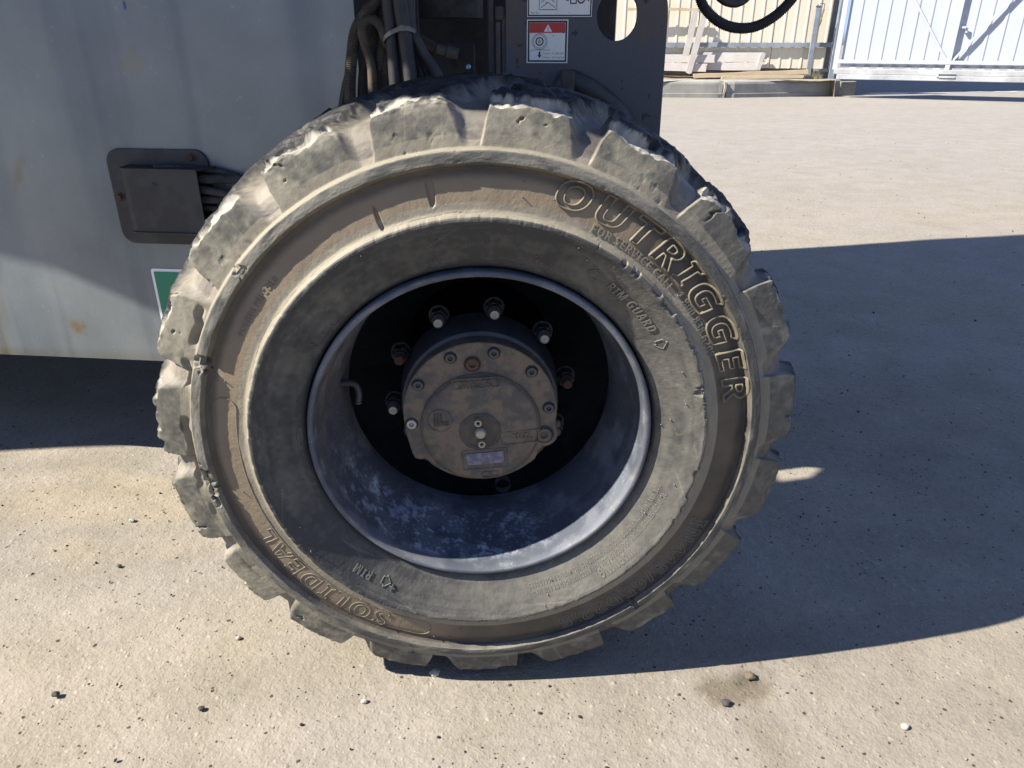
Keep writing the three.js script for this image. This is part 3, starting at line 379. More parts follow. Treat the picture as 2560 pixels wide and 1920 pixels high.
  frame(0.084, 0.041, 0.007, -0.0925, 0.07, 'plate_frame'); frame(0.03, 0.012, 0.016, -0.127, 0.07, 'cast_frame'); cast('NO', 0.012, 0.006, 0.016, -0.127, 0.07);
  const lab = bx(-0.036, 0.036, -0.0125, 0.0125, 0, 0.0012, 0.0004); lab.rotateZ(0.075); lab.translate(0.007, -0.0905, zb + 0.0004); mesh('maker_plate', lab, mat({ color: lin(0.15, 0.165, 0.24), roughness: 0.4, metalness: 0.3, map: rep(dusty, 25) }), wheel);
  const ring = []; for (let k = 0; k < 40; k++) { const a = (k / 40) * 6.2832; ring.push(new THREE.Vector2(0.0225 * Math.cos(a), 0.0225 * Math.sin(a))); }
  const pl = flat(-0.0745, -0.009, 0), logo = [ridge(ring, 0.0022, 0.0016, pl)]; for (let k = 0; k < 3; k++) { const o = -0.011 + k * 0.0058; logo.push(ridge(dense([[o, -0.012 + k * 0.0035], [o + 0.0018, -0.012 + k * 0.0035], [o + 0.0018, 0.0135], [o, 0.0135]].map((p) => new THREE.Vector2(...p)), 0.002), 0.0014, 0.0014, pl)); logo.push(ridge(dense([[o, -0.012 + k * 0.0035], [0.016 - k * 0.001, -0.009 + k * 0.0035], [0.016, -0.0075 + k * 0.0035], [o, -0.0105 + k * 0.0035]].map((p) => new THREE.Vector2(...p)), 0.002), 0.0014, 0.0014, pl)); }
  mesh('cast_emblem', finish(logo), hubBrown, wheel);
  mesh('valve_stem', tube([[-0.262, 0.037, -0.15], [-0.245, 0.038, -0.148], [-0.234, 0.034, -0.146], [-0.229, 0.02, -0.142], [-0.231, 0.003, -0.138]], 0.0062, { step: 0.004 }), greySteel, wheel);
  mesh('valve_cap', cyl(0.0066, 0.0066, 0.001, 0, 0, 0).rotateX(Math.PI / 2).translate(-0.2312, 0.002, -0.138), bareSteel, wheel);
}

/* chassis: side panel, cable cover, hoses, plate with decals, unseen deck */
const YAW = -8.7 * D2R;
function at(name, g, m, x = -0.93, z = -0.87) { const o = mesh(name, g, m, machine); o.position.set(x, 0, z); o.rotation.y = YAW; return o; }
const panelMap = colTex(N1, (i) => { const x = i % N1, y = (i / N1) | 0; let v = 1 + 0.2 * coarse[i] + 0.12 * mid[i] + 0.03 * fine[i]; const rr = smooth(0.5, 0.62, mid[i] + 0.4 * coarse[(i * 3) % (N1 * N1)]) * 0.6; const sp = fine[i] > 0.62 ? 0.12 : 0; return [mix(0.195, 0.21, rr) * v + sp * 0.5, mix(0.219, 0.2, rr) * v + sp * 0.5, mix(0.228, 0.165, rr) * v + sp * 0.5]; });
const panelMat = mat({ map: rep(panelMap, 0.55), roughness: 0.34, metalness: 0.3, bumpMap: rep(grain, 2.5), bumpScale: 0.0004, vertexColors: true });
{
  const W = 5.67, g = new THREE.PlaneGeometry(W, 1.535, 700, 190); g.translate(-5 + W / 2, 0.36 + 0.7675, 0); const p = g.attributes.position, uv = g.attributes.uv, C = new Float32Array(p.count * 3);
  for (let i = 0; i < p.count; i++) { const x = p.getX(i), y = p.getY(i); uv.setXY(i, x, y); const drip = smooth(0.12, 0.5, fbm(x * 26, y * 0.9, 7, 4) + 0.25 * noise(x * 3, y * 2, 4)), blot = fbm(x * 3.2, y * 2.6, 12, 4), st = smooth(0.1, 0.5, fbm(x * 9, y * 0.7, 3, 3) + 0.1) * 0.2 + 0.16 * drip - 0.3 * blot, rb = smooth(0.4, 0.36, y) * 0.4 + smooth(0.05, 0, Math.abs(x + 0.36 + (1.27 - y) * 0.12 - 0.02 * noise(y * 5, 1, 1))) * 0.34, r1 = smooth(0.03, 0.0, Math.hypot((x + 0.205) * 1.0, (y - 0.456) * 0.9) + 0.012 * noise(x * 90, y * 90, 1)), r2 = smooth(0.05, 0, Math.hypot((x + 0.26 - (y - 0.88) * 0.4) * 2.4, (y - 0.88) * 0.8) + 0.012 * noise(x * 60, y * 60, 2)) * 0.6; let c = [1 - st - rb * 0.35, 1 - st * 0.9 - rb * 0.5, 1 - st * 0.7 - rb * 0.75]; const k = clamp(r1 + r2); c = [mix(c[0], 0.95, k), mix(c[1], 0.62, k), mix(c[2], 0.36, k)]; C.set(c, i * 3); }
  g.setAttribute('color', new THREE.BufferAttribute(C, 3)); at('side_panel', g, panelMat);
  const darkPaint = mat({ color: lin(0.06, 0.062, 0.068), roughness: 0.6, map: rep(dusty, 2), bumpMap: rep(grain, 4), bumpScale: 0.0005 });
  const dark2 = mat({ color: lin(0.035, 0.035, 0.037), roughness: 0.75, map: rep(dusty, 3) });
  const body = [bx(-5, 0.67, 0.8, 1.895, -2.1, -0.004), bx(-5, 0.67, 0.362, 0.8, -0.06, -0.004)]; at('chassis_body', mergeGeometries(body), dark2);
  mesh('rear_frame', mergeGeometries([bx(-0.6, 0.42, 0.7, 1.895, -2.9, -1.25)]), dark2, machine);
  // cable cover
  const rr = (w, h, r) => { const s = new THREE.Shape(); s.moveTo(r, 0); s.lineTo(w - r, 0); s.absarc(w - r, r, r, -Math.PI / 2, 0); s.lineTo(w, h - r); s.absarc(w - r, h - r, r, 0, Math.PI / 2); s.lineTo(r, h); s.absarc(r, h - r, r, Math.PI / 2, Math.PI); s.lineTo(0, r); s.absarc(r, r, r, Math.PI, Math.PI * 1.5); return s; };
  const coverMat = mat({ color: lin(0.03, 0.031, 0.036), roughness: 0.5, map: rep(dusty, 3), bumpMap: rep(grain, 4), bumpScale: 0.0006 });
  const bp = new THREE.ExtrudeGeometry(rr(0.268, 0.24, 0.035), { depth: 0.005, bevelEnabled: true, bevelSize: 0.001, bevelThickness: 0.001, bevelSegments: 2 }); bp.translate(-0.004, 0.705, 0.002); at('cover_backplate', boxUV(bp), coverMat);
  const prof = new THREE.Shape(); const outer = [[0.05, 0.006], [0.055, 0.045], [0.061, 0.058], [0.077, 0.064], [0.262, 0.068]], inner = [[0.262, 0.064], [0.079, 0.06], [0.065, 0.054], [0.0585, 0.044], [0.0545, 0.006]]; prof.setFromPoints([...outer, ...inner].map(([u, z]) => new THREE.Vector2(u, -z)));
  const shell = new THREE.ExtrudeGeometry(prof, { depth: 0.153, bevelEnabled: false }); shell.rotateX(-Math.PI / 2); shell.translate(0, 0.75, 0); 
  const topS = new THREE.Shape(); topS.setFromPoints([[0.05, 0.006], [0.054, 0.047], [0.06, 0.061], [0.076, 0.068], [0.262, 0.073], [0.286, 0.03], [0.286, 0.008]].map(([u, z]) => new THREE.Vector2(u, -z))); const topG = new THREE.ExtrudeGeometry(topS, { depth: 0.004, bevelEnabled: false }); topG.rotateX(-Math.PI / 2); const botG = topG.clone(); topG.translate(0, 0.9035, 0); botG.translate(0, 0.7455, 0);
  at('cable_cover', boxUV(mergeGeometries([shell, topG, botG])), coverMat);
  for (const [u, y] of [[0.224, 0.928], [0.012, 0.825]]) at('cover_bolt', boxUV(mergeGeometries([cyl(0.011, 0.011, 0.003, u, y, 0.007, 18), cyl(0.0078, 0.0072, 0.008, u, y, 0.009, 6)])), rust);
  const cond = (p, r, c) => mesh('conduit', tube(p, r, c ? { corr: 0.0045 } : {}), mat({ color: lin(0.06, 0.06, 0.062), roughness: 0.7, map: rep(dusty, 6) }), machine);
  cond([[-0.8, 0.882, -0.8], [-0.688, 0.879, -0.8], [-0.581, 0.878, -0.795], [-0.46, 0.86, -0.79]], 0.0115, true);
  cond([[-0.8, 0.905, -0.815], [-0.683, 0.9, -0.815], [-0.617, 0.889, -0.81], [-0.5, 0.84, -0.8]], 0.0085);
  cond([[-0.8, 0.868, -0.79], [-0.68, 0.853, -0.795], [-0.616, 0.842, -0.79], [-0.5, 0.83, -0.78]], 0.01);
  cond([[-0.8, 0.835, -0.8], [-0.684, 0.828, -0.8], [-0.636, 0.827, -0.795], [-0.5, 0.81, -0.79]], 0.0095, true);
  cond([[-0.8, 0.81, -0.81], [-0.69, 0.806, -0.81], [-0.6, 0.796, -0.8]], 0.008);
  // sign on the panel
  const white = mat({ color: lin(0.78, 0.78, 0.78), roughness: 0.4 }), green = mat({ color: lin(0.012, 0.2, 0.115), roughness: 0.35 });
  const s1 = new THREE.ShapeGeometry(rr(0.25, 0.232, 0.008)); s1.translate(0.049, 0.402, 0.002); at('sign_border', s1, white); const s2 = new THREE.ShapeGeometry(rr(0.234, 0.216, 0.003)); s2.translate(0.057, 0.41, 0.0035); at('green_sign', s2, green);
  // paint scratch
  const bl = new THREE.ShapeGeometry(new THREE.Shape([[0, 0], [0.004, 0.006], [0.001, 0.022], [-0.002, 0.012]].map((p) => new THREE.Vector2(...p)))); bl.translate(0.12, 1.258, 0.002); at('blue_paint_mark', bl, mat({ color: lin(0.03, 0.12, 0.4), roughness: 0.5 }));

  // hoses
  const hoseMat = mat({ color: lin(0.036, 0.035, 0.036), roughness: 0.55, map: rep(dusty, 6), bumpMap: rep(grain, 8), bumpScale: 0.0006 }), hoseBrown = mat({ color: lin(0.085, 0.066, 0.045), roughness: 0.85, map: rep(dusty, 6) });
  const hz = (pts, r, m = hoseMat, o) => mesh('hose', tube(pts, r, o), m, machine);
  hz([[-0.15, 1.6, -0.6], [-0.149, 1.303, -0.6], [-0.149, 1.27, -0.6], [-0.144, 1.22, -0.6], [-0.135, 1.121, -0.6], [-0.13, 0.95, -0.6]], 0.0148);
  hz([[-0.185, 1.6, -0.61], [-0.177, 1.304, -0.61], [-0.174, 1.271, -0.61], [-0.172, 1.211, -0.61], [-0.169, 1.114, -0.61], [-0.167, 0.95, -0.61]], 0.0138);
  hz([[-0.15, 1.5, -0.64], [-0.172, 1.33, -0.635], [-0.199, 1.271, -0.63], [-0.222, 1.249, -0.63], [-0.247, 1.215, -0.63], [-0.26, 1.167, -0.63], [-0.268, 1.122, -0.63], [-0.278, 1.0, -0.63]], 0.0125, hoseBrown, { corr: 0.0042 });
  hz([[-0.178, 1.175, -0.635], [-0.186, 1.199, -0.62], [-0.193, 1.22, -0.618], [-0.207, 1.234, -0.618], [-0.223, 1.232, -0.618], [-0.2335, 1.218, -0.618], [-0.231, 1.194, -0.618], [-0.223, 1.164, -0.62], [-0.219, 1.135, -0.62], [-0.228, 1.0, -0.62]], 0.0102, hoseBrown);
  hz([[-0.185, 1.28, -0.66], [-0.192, 1.195, -0.645], [-0.198, 1.167, -0.64], [-0.207, 1.121, -0.64], [-0.222, 1.0, -0.64]], 0.0112, hoseBrown, { corr: 0.0042 });
  hz([[-0.2, 1.3, -0.67], [-0.211, 1.211, -0.655], [-0.23, 1.167, -0.65], [-0.243, 1.13, -0.65], [-0.258, 1.0, -0.65]], 0.009, hoseBrown);
  hz([[-0.172, 1.26, -0.66], [-0.18, 1.188, -0.645], [-0.191, 1.149, -0.64], [-0.2, 1.0, -0.64]], 0.0095, hoseBrown, { corr: 0.0042 });
  hz([[-0.24, 1.24, -0.68], [-0.266, 1.148, -0.662], [-0.285, 1.102, -0.66], [-0.31, 1.0, -0.66]], 0.0085);
  hz([[-0.14, 1.3, -0.64], [-0.134, 1.215, -0.622], [-0.122, 1.197, -0.62], [-0.105, 1.167, -0.62], [-0.081, 1.131, -0.62], [-0.05, 1.06, -0.62]], 0.0118);
  hz([[-0.135, 1.3, -0.65], [-0.131, 1.202, -0.64], [-0.125, 1.167, -0.64], [-0.114, 1.125, -0.64], [-0.1, 1.0, -0.64]], 0.0095);
  hz([[-0.13, 1.3, -0.66], [-0.129, 1.206, -0.645], [-0.118, 1.167, -0.64], [-0.102, 1.13, -0.64], [-0.08, 1.05, -0.64]], 0.0095);
  // cable tie
  const ty = mat({ color: lin(0.26, 0.25, 0.23), roughness: 0.6, map: rep(dusty, 10) }), tc = new THREE.CatmullRomCurve3([[-0.186, 1.19, -0.617], [-0.187, 1.197, -0.6], [-0.175, 1.207, -0.592], [-0.16, 1.2135, -0.588], [-0.146, 1.2175, -0.583], [-0.132, 1.217, -0.588], [-0.124, 1.214, -0.6], [-0.12, 1.21, -0.617]].map(V)), tp = [], ti = [];
  for (let k = 0; k <= 40; k++) { const q = tc.getPointAt(k / 40); tp.push(q.x, q.y - 0.0048, q.z, q.x, q.y + 0.0048, q.z, q.x, q.y + 0.0042, q.z + 0.0012, q.x, q.y - 0.0042, q.z + 0.0012); if (k < 40) for (let c = 0; c < 4; c++) { const a = k * 4 + c, b = k * 4 + ((c + 1) % 4); ti.push(a, b, a + 4, b, b + 4, a + 4); } }
  const tg = new THREE.BufferGeometry(); tg.setAttribute('position', new THREE.Float32BufferAttribute(tp, 3)); tg.setIndex(ti); tg.computeVertexNormals(); const ug = tg.toNonIndexed(); ug.computeVertexNormals(); const tie = mesh('cable_tie', boxUV(ug), ty, machine); mesh('tie_lock', bx(-0.151, -0.14, 1.212, 1.224, -0.588, -0.575, 0.002), ty, tie);
  // pump block, fitting and brackets in the recess
  const recess = mat({ color: lin(0.05, 0.049, 0.047), roughness: 0.8, map: rep(dusty, 4), bumpMap: rep(grain, 5), bumpScale: 0.0006 });
  mesh('valve_block', bx(-0.095, 0.006, 0.9, 1.187, -1.02, -0.86, 0.006), recess, machine);
  const dr = new THREE.CylinderGeometry(0.085, 0.085, 0.2, 40); dr.translate(-0.055, 1.345, -1.0); mesh('pump_body', boxUV(dr), recess, machine);
  const ftM = mat({ color: lin(0.13, 0.12, 0.1), roughness: 0.6, metalness: 0.3 });
  const fit = mesh('hose_fitting', mergeGeometries([tube([[-0.15, 1.21, -0.82], [-0.12, 1.195, -0.8], [-0.089, 1.178, -0.8]], 0.0115)].map((q) => boxUV(q))), hoseBrown, machine);
  const hexAt = (x0, y0, x1, y1, r) => { const a = new THREE.Vector3(x0, y0, -0.8), b = new THREE.Vector3(x1, y1, -0.8), g2 = new THREE.CylinderGeometry(r, r, a.distanceTo(b), 6); g2.applyQuaternion(new THREE.Quaternion().setFromUnitVectors(new THREE.Vector3(0, 1, 0), b.clone().sub(a).normalize())); g2.translate((x0 + x1) / 2, (y0 + y1) / 2, -0.8); return boxUV(g2); };
  mesh('fitting_nut', hexAt(-0.084, 1.176, -0.064, 1.171, 0.0115), ftM, fit); mesh('fitting_nut', hexAt(-0.061, 1.17, -0.034, 1.164, 0.0145), ftM, fit);
  mesh('bracket', bx(-0.135, -0.119, 1.0, 1.6, -0.74, -0.725), recess, machine); mesh('bracket', bx(0.034, 0.046, 0.9, 1.6, -0.68, -0.63), recess, machine);
  mesh('channel', mergeGeometries([bx(0.049, 0.0605, 0.9, 1.232, -0.65, -0.638), bx(0.0635, 0.076, 0.9, 1.243, -0.655, -0.643)]), mat({ color: lin(0.11, 0.1, 0.085), roughness: 0.85, map: rep(dusty, 6) }), machine);
  mesh('clamp', bx(0.048, 0.068, 1.232, 1.262, -0.655, -0.632, 0.006), recess, machine);
  const tl = new THREE.SphereGeometry(0.006, 10, 8); tl.translate(-0.0105, 1.139, -0.722); mesh('bleed_screw', tl, mat({ color: lin(0.35, 0.55, 0.6), roughness: 0.35, metalness: 0.4 }), machine);

  // lifting plate with round hole
  const ps = new THREE.Shape(); ps.moveTo(-0.128, 0.86); ps.lineTo(0.19, 0.86); ps.lineTo(0.217, 0.9); ps.lineTo(0.2135, 1.24); ps.quadraticCurveTo(0.212, 1.285, 0.19, 1.32); ps.lineTo(0.16, 1.6); ps.lineTo(-0.128, 1.6); const hole = new THREE.Path(); hole.absellipse(0.108, 1.243, 0.0445, 0.051, 0, 6.2832, true); ps.holes.push(hole);
  const plateMat = mat({ map: rep(colTex(N1, (i) => { const k = smooth(0.12, 0.5, coarse[i] + 0.4 * mid[i]) * 0.75, q = mid[i] > 0.52 ? 0.3 : 1; const f = (1 + 0.12 * fine[i]) * q; return [mix(0.055, 0.075, k) * f, mix(0.058, 0.058, k) * f, mix(0.068, 0.045, k) * f]; }), 3), roughness: 0.55, bumpMap: rep(grain, 4), bumpScale: 0.0005 });
  const pg = new THREE.ExtrudeGeometry(ps, { depth: 0.022, bevelEnabled: true, bevelSize: 0.0015, bevelThickness: 0.0015, bevelSegments: 2, curveSegments: 40 }); pg.translate(0, 0, -0.023); const plate = at('lifting_plate', boxUV(pg), plateMat, 0.2, -0.62);
  const stick = (name, W, H, u0, u1, y0, y1, draw) => { const c = document.createElement('canvas'); c.width = W; c.height = H; const x = c.getContext('2d'); draw(x, W, H); const R = rng(W); x.globalAlpha = 0.16; x.fillStyle = '#5a5040'; for (let k = 0; k < 260; k++) { x.beginPath(); x.arc(R() * W, R() * H, 1 + R() * R() * 7, 0, 7); x.fill(); } x.globalAlpha = 0.5; x.fillStyle = '#3a2a1c'; for (let k = 0; k < 9; k++) { x.beginPath(); x.arc(R() * W, R() * H, 2 + R() * 6, 0, 7); x.fill(); } x.globalAlpha = 1; const t = new THREE.CanvasTexture(c); t.colorSpace = THREE.SRGBColorSpace; const g2 = new THREE.PlaneGeometry(u1 - u0, y1 - y0); g2.translate((u0 + u1) / 2, (y0 + y1) / 2, 0.0026); mesh(name, g2, mat({ map: t, color: lin(0.8, 0.8, 0.8), roughness: 0.45 }), plate); };
  stick('loading_decal', 700, 620, -0.0825, 0.055, 1.24, 1.362, (x, W, H) => { x.fillStyle = '#e9e9e4'; x.fillRect(0, 0, W, H); x.strokeStyle = '#16181c'; x.lineWidth = 14; x.strokeRect(14, 14, W - 28, H - 28); x.lineWidth = 6; x.strokeRect(130, 250, 190, 300); for (let k = 0; k < 5; k++) { x.beginPath(); x.moveTo(150, 330 + k * 50); x.lineTo(225, 280 + k * 50); x.lineTo(300, 330 + k * 50); x.stroke(); } x.strokeRect(50, 300, 80, 150); x.strokeRect(320, 300, 80, 150); x.fillStyle = '#16181c'; x.font = 'bold 70px sans-serif'; x.fillText('=', 415, 480); x.lineWidth = 12; x.strokeRect(468, 380, 60, 110); x.beginPath(); x.arc(580, 452, 42, 0, 7); x.fill(); x.fillStyle = '#e9e9e4'; x.beginPath(); x.arc(580, 452, 27, 0, 7); x.fill(); x.fillStyle = '#16181c'; x.beginPath(); x.arc(580, 452, 11, 0, 7); x.fill(); x.fillRect(628, 440, 30, 20); x.beginPath(); x.moveTo(655, 425); x.lineTo(682, 450); x.lineTo(655, 475); x.fill(); x.font = '24px sans-serif'; x.fillText('1001 421', 34, 590); });
  stick('warning_decal', 480, 480, -0.083, 0.006, 1.1495, 1.235, (x, W, H) => {
    x.fillStyle = '#e6e6e2'; x.fillRect(0, 0, W, H); x.strokeStyle = '#15171b'; x.lineWidth = 20; x.strokeRect(22, 22, W - 44, H - 44); x.fillStyle = '#b8322a'; x.fillRect(34, 34, W - 68, 112);
    x.fillStyle = '#eee'; x.beginPath(); x.moveTo(246, 52); x.lineTo(294, 132); x.lineTo(198, 132); x.fill(); x.fillStyle = '#b8322a'; x.fillRect(241, 80, 10, 28); x.fillRect(241, 114, 10, 10);
    x.strokeStyle = '#16181c'; x.lineWidth = 5; for (const r of [88, 72, 46, 38]) { x.beginPath(); x.arc(150, 240, r, 0, 7); x.stroke(); } x.lineWidth = 12; x.beginPath(); x.arc(150, 240, 40, 0, 7); x.stroke();
    x.fillStyle = '#16181c'; x.beginPath(); for (let k = 0; k < 10; k++) { const r = k % 2 ? 12 : 28, a = -Math.PI / 2 + (k * Math.PI) / 5; x.lineTo(150 + r * Math.cos(a), 240 + r * Math.sin(a)); } x.fill(); x.fillStyle = '#e6e6e2'; x.beginPath(); x.arc(150, 240, 9, 0, 7); x.fill();
    x.lineWidth = 5; x.strokeStyle = '#16181c'; x.beginPath(); x.moveTo(46, 352); x.lineTo(70, 334); x.lineTo(270, 334); x.stroke(); x.fillStyle = '#16181c'; x.fillRect(140, 352, 22, 44); x.beginPath(); x.moveTo(128, 390); x.lineTo(174, 390); x.lineTo(151, 426); x.fill(); x.font = '27px serif'; x.fillText('F max = 11.000 daN', 186, 382); x.fillText('P max = 13.6 kg/cm²', 186, 426); });
  // bent strap hose over the tyre and its lug
  const st = mesh('brake_hose', tube([[0.19, 1.06, -0.585], [0.2, 1.118, -0.59], [0.235, 1.108, -0.585], [0.29, 1.075, -0.575], [0.335, 1.03, -0.57], [0.37, 0.96, -0.565], [0.39, 0.88, -0.565]], 0.021), hoseMat, machine);
  mesh('hose_clip', bx(0.188, 0.216, 1.085, 1.137, -0.61, -0.56, 0.005), recess, st);
  // pair of thick hoses looping in from the right, out of frame at both ends
  hz([[0.56, 1.6, -0.98], [0.575, 1.4, -0.985], [0.594, 1.288, -1.0], [0.623, 1.254, -1.0], [0.662, 1.231, -1.0], [0.707, 1.222, -1.0], [0.752, 1.228, -1.0], [0.796, 1.252, -1.0], [0.832, 1.288, -1.0], [0.9, 1.4, -0.99], [0.93, 1.6, -0.98]], 0.0128, mat({ color: lin(0.018, 0.019, 0.021), roughness: 0.7, bumpMap: rep(grain, 8), bumpScale: 0.0006 }), { corr: 0.005 });
  hz([[0.6, 1.62, -1.02], [0.62, 1.4, -1.02], [0.645, 1.3, -1.02], [0.672, 1.2835, -1.02], [0.7, 1.282, -1.02], [0.725, 1.3, -1.02], [0.76, 1.4, -1.02], [0.78, 1.6, -1.02]], 0.0105, hoseMat);
  // inferred deck and hood, unseen; outline and opening shaped to shade panel, tyre, yard
  const deck = new THREE.Shape([[-3.7, -0.67], [-2.95, -0.69], [-2.578, -0.71], [-2.438, -0.675], [-2.31, -0.62], [-1.132, -0.09], [-0.87, 0.112], [-0.66, 0.132], [0.42, 0.135], [0.42, -2.9], [-3.7, -2.9]].map(([x, z]) => new THREE.Vector2(x, -z))); const lightSlot = new THREE.Path([[-1.1, -0.5], [-0.94, -0.47], [-0.885, -0.44], [-0.94, -0.39], [-1.1, -0.36]].map(([x, z]) => new THREE.Vector2(x, -z))); deck.holes.push(lightSlot);
  const dg = new THREE.ExtrudeGeometry(deck, { depth: 0.06, bevelEnabled: false }); dg.rotateX(-Math.PI / 2); dg.translate(0, 1.9, 0); mesh('unseen_deck', boxUV(dg), dark2, machine);
  mesh('unseen_hood', bx(-0.7, 0.42, 1.963, 4.3, -2.9, 0.1, 0.05), panelMat.clone(), machine).material.vertexColors = false;
}

/* ---------- kerb, fence, gate, timber at the far side of the yard ---------- */
const concrete = (r, g, b) => mat({ map: rep(colTex(N1, (i) => { const v = 1 + 0.22 * coarse[i] + 0.12 * mid[i] + 0.1 * fine[i]; return [r * v, g * v, b * v]; }), 0.6), roughness: 0.92, bumpMap: rep(grain, 2), bumpScale: 0.002 });
{
  const kerb = new THREE.Group(); kerb.name = 'kerb'; kerb.userData.kind = 'structure'; scene.add(kerb);
  const cm = concrete(0.23, 0.225, 0.205);
  const stone = (x0, z0, x1, z1, chip) => { const L = Math.hypot(x1 - x0, z1 - z0), s = new THREE.Shape([[0, -0.02], [0.02, 0.06], [0.02, 0.065], [0.0, 0.0655]].map((p) => new THREE.Vector2(...p)));
    const pr = new THREE.Shape(); pr.setFromPoints([[0.012, -0.03], [0.012, 0.075], [-0.006, 0.08], [-0.01, 0.27], [-0.02, 0.305], [-0.045, 0.33], [-0.08, 0.34], [-0.3, 0.345], [-0.3, -0.03]].map((p) => new THREE.Vector2(...p)));
    const g = new THREE.ExtrudeGeometry(pr, { depth: L, bevelEnabled: true, bevelSize: 0.008, bevelThickness: 0.012, bevelSegments: 2, steps: Math.round(L / 0.08) }), p = g.attributes.position;
    for (let i = 0; i < p.count; i++) { const u = p.getZ(i), n = fbm(u * 6 + x0, p.getY(i) * 6, 2, 3); const e = smooth(0.16, 0, Math.min(u, L - u)) * chip; p.setX(i, p.getX(i) - 0.008 * Math.abs(n) - e * 0.06 * smooth(-0.1, 0.5, n + 0.25)); }
    g.computeVertexNormals(); g.rotateY(Math.PI / 2); /* profile x -> -z */ g.translate(0, 0, 0); boxUV(g); const o = mesh('kerb_stone', g, cm, kerb); o.position.set(x0, 0, z0); o.rotation.y = -Math.atan2(z1 - z0, x1 - x0); o.scale.z = -1; return o; };
  stone(0.6, -16.75, 2.9, -16.42, 0); stone(2.93, -16.41, 5.44, -16.02, 1); stone(5.56, -16.02, 8.3, -16.47, 1);
  // filled verge behind the kerb, and a mortar lump in the joint
  const vg = new THREE.PlaneGeometry(9.5, 3.2, 190, 64); vg.rotateX(-Math.PI / 2); vg.translate(3.75, 0.325, -17.8); const p = vg.attributes.position, uv = vg.attributes.uv; for (let i = 0; i < p.count; i++) { const x = p.getX(i), z = p.getZ(i); p.setY(i, 0.33 + 0.03 * fbm(x * 2, 1, z * 2, 4) + 0.05 * smooth(-16.9, -17.4, z) + (x > 8.0 ? -0.4 : 0)); uv.setXY(i, x, z); } vg.computeVertexNormals();
  const v = mesh('verge', vg, mat({ map: rep(blotch, 0.5), color: lin(0.25, 0.2, 0.135), roughness: 1, bumpMap: rep(grain, 1.5), bumpScale: 0.01 }), scene, true); v.userData.kind = 'structure';
  const mg = new THREE.BoxGeometry(0.05, 0.33, 0.1, 4, 14, 4), mp = mg.attributes.position; for (let i = 0; i < mp.count; i++) mp.setX(i, mp.getX(i) + 0.035 * noise(mp.getY(i) * 14, mp.getZ(i) * 9, 2)); mg.computeVertexNormals(); const mo = mesh('mortar_joint', mg, mat({ color: lin(0.38, 0.34, 0.27), roughness: 1 }), kerb); mo.position.set(5.485, 0.155, -16.06);
}
function corrugated(u0, u1, y0, y1, pitch, top, depth, phase = 0) {   // trapezoid ribs, hat sections facing +z
  const us = [], zs = []; for (let u = u0 + phase; u < u1; u += pitch) { for (const [f, z] of [[0, 0], [0.7, 0], [0.77, depth], [0.91, depth], [1.0, 0]]) { const x = u + f * pitch; if (x >= u0 && x <= u1) { us.push(x); zs.push(z); } } }
  const P = [], I = [], U = [], th = 0.0015; const n = us.length; const put = (u, y, z) => { P.push(u, y, z); U.push(u, y); };
  for (let i = 0; i < n - 1; i++) { if (us[i + 1] - us[i] < 1e-6) continue; const b = P.length / 3; put(us[i], y0, zs[i]); put(us[i + 1], y0, zs[i + 1]); put(us[i + 1], y1, zs[i + 1]); put(us[i], y1, zs[i]); I.push(b, b + 1, b + 2, b, b + 2, b + 3); const c = P.length / 3; put(us[i], y0, zs[i] - th); put(us[i + 1], y0, zs[i + 1] - th); put(us[i + 1], y1, zs[i + 1] - th); put(us[i], y1, zs[i] - th); I.push(c, c + 2, c + 1, c, c + 3, c + 2, b, c, b + 1, b + 1, c, c + 1); }
  const g = new THREE.BufferGeometry(); g.setAttribute('position', new THREE.Float32BufferAttribute(P, 3)); g.setAttribute('uv', new THREE.Float32BufferAttribute(U, 2)); g.setIndex(I); const q = g.toNonIndexed(); q.computeVertexNormals(); return q;
}
const woodMap = colTex(N1, (i) => { const x = i % N1, y = (i / N1) | 0; const g1 = coarse[((y * 5) % N1) * N1 + ((x / 6) | 0)] , g2 = fine[((y * 2) % N1) * N1 + ((x / 24) | 0)]; const v = 1 + 0.16 * g1 + 0.14 * g2 + 0.08 * mid[i]; return [0.46 * v, 0.43 * v, 0.405 * v]; });
const greyWood = mat({ map: rep(woodMap, 1, 1.5), roughness: 0.9 }), tanWood = mat({ map: rep(woodMap, 1, 1.5), color: lin(0.95, 0.82, 0.6), roughness: 0.9 });
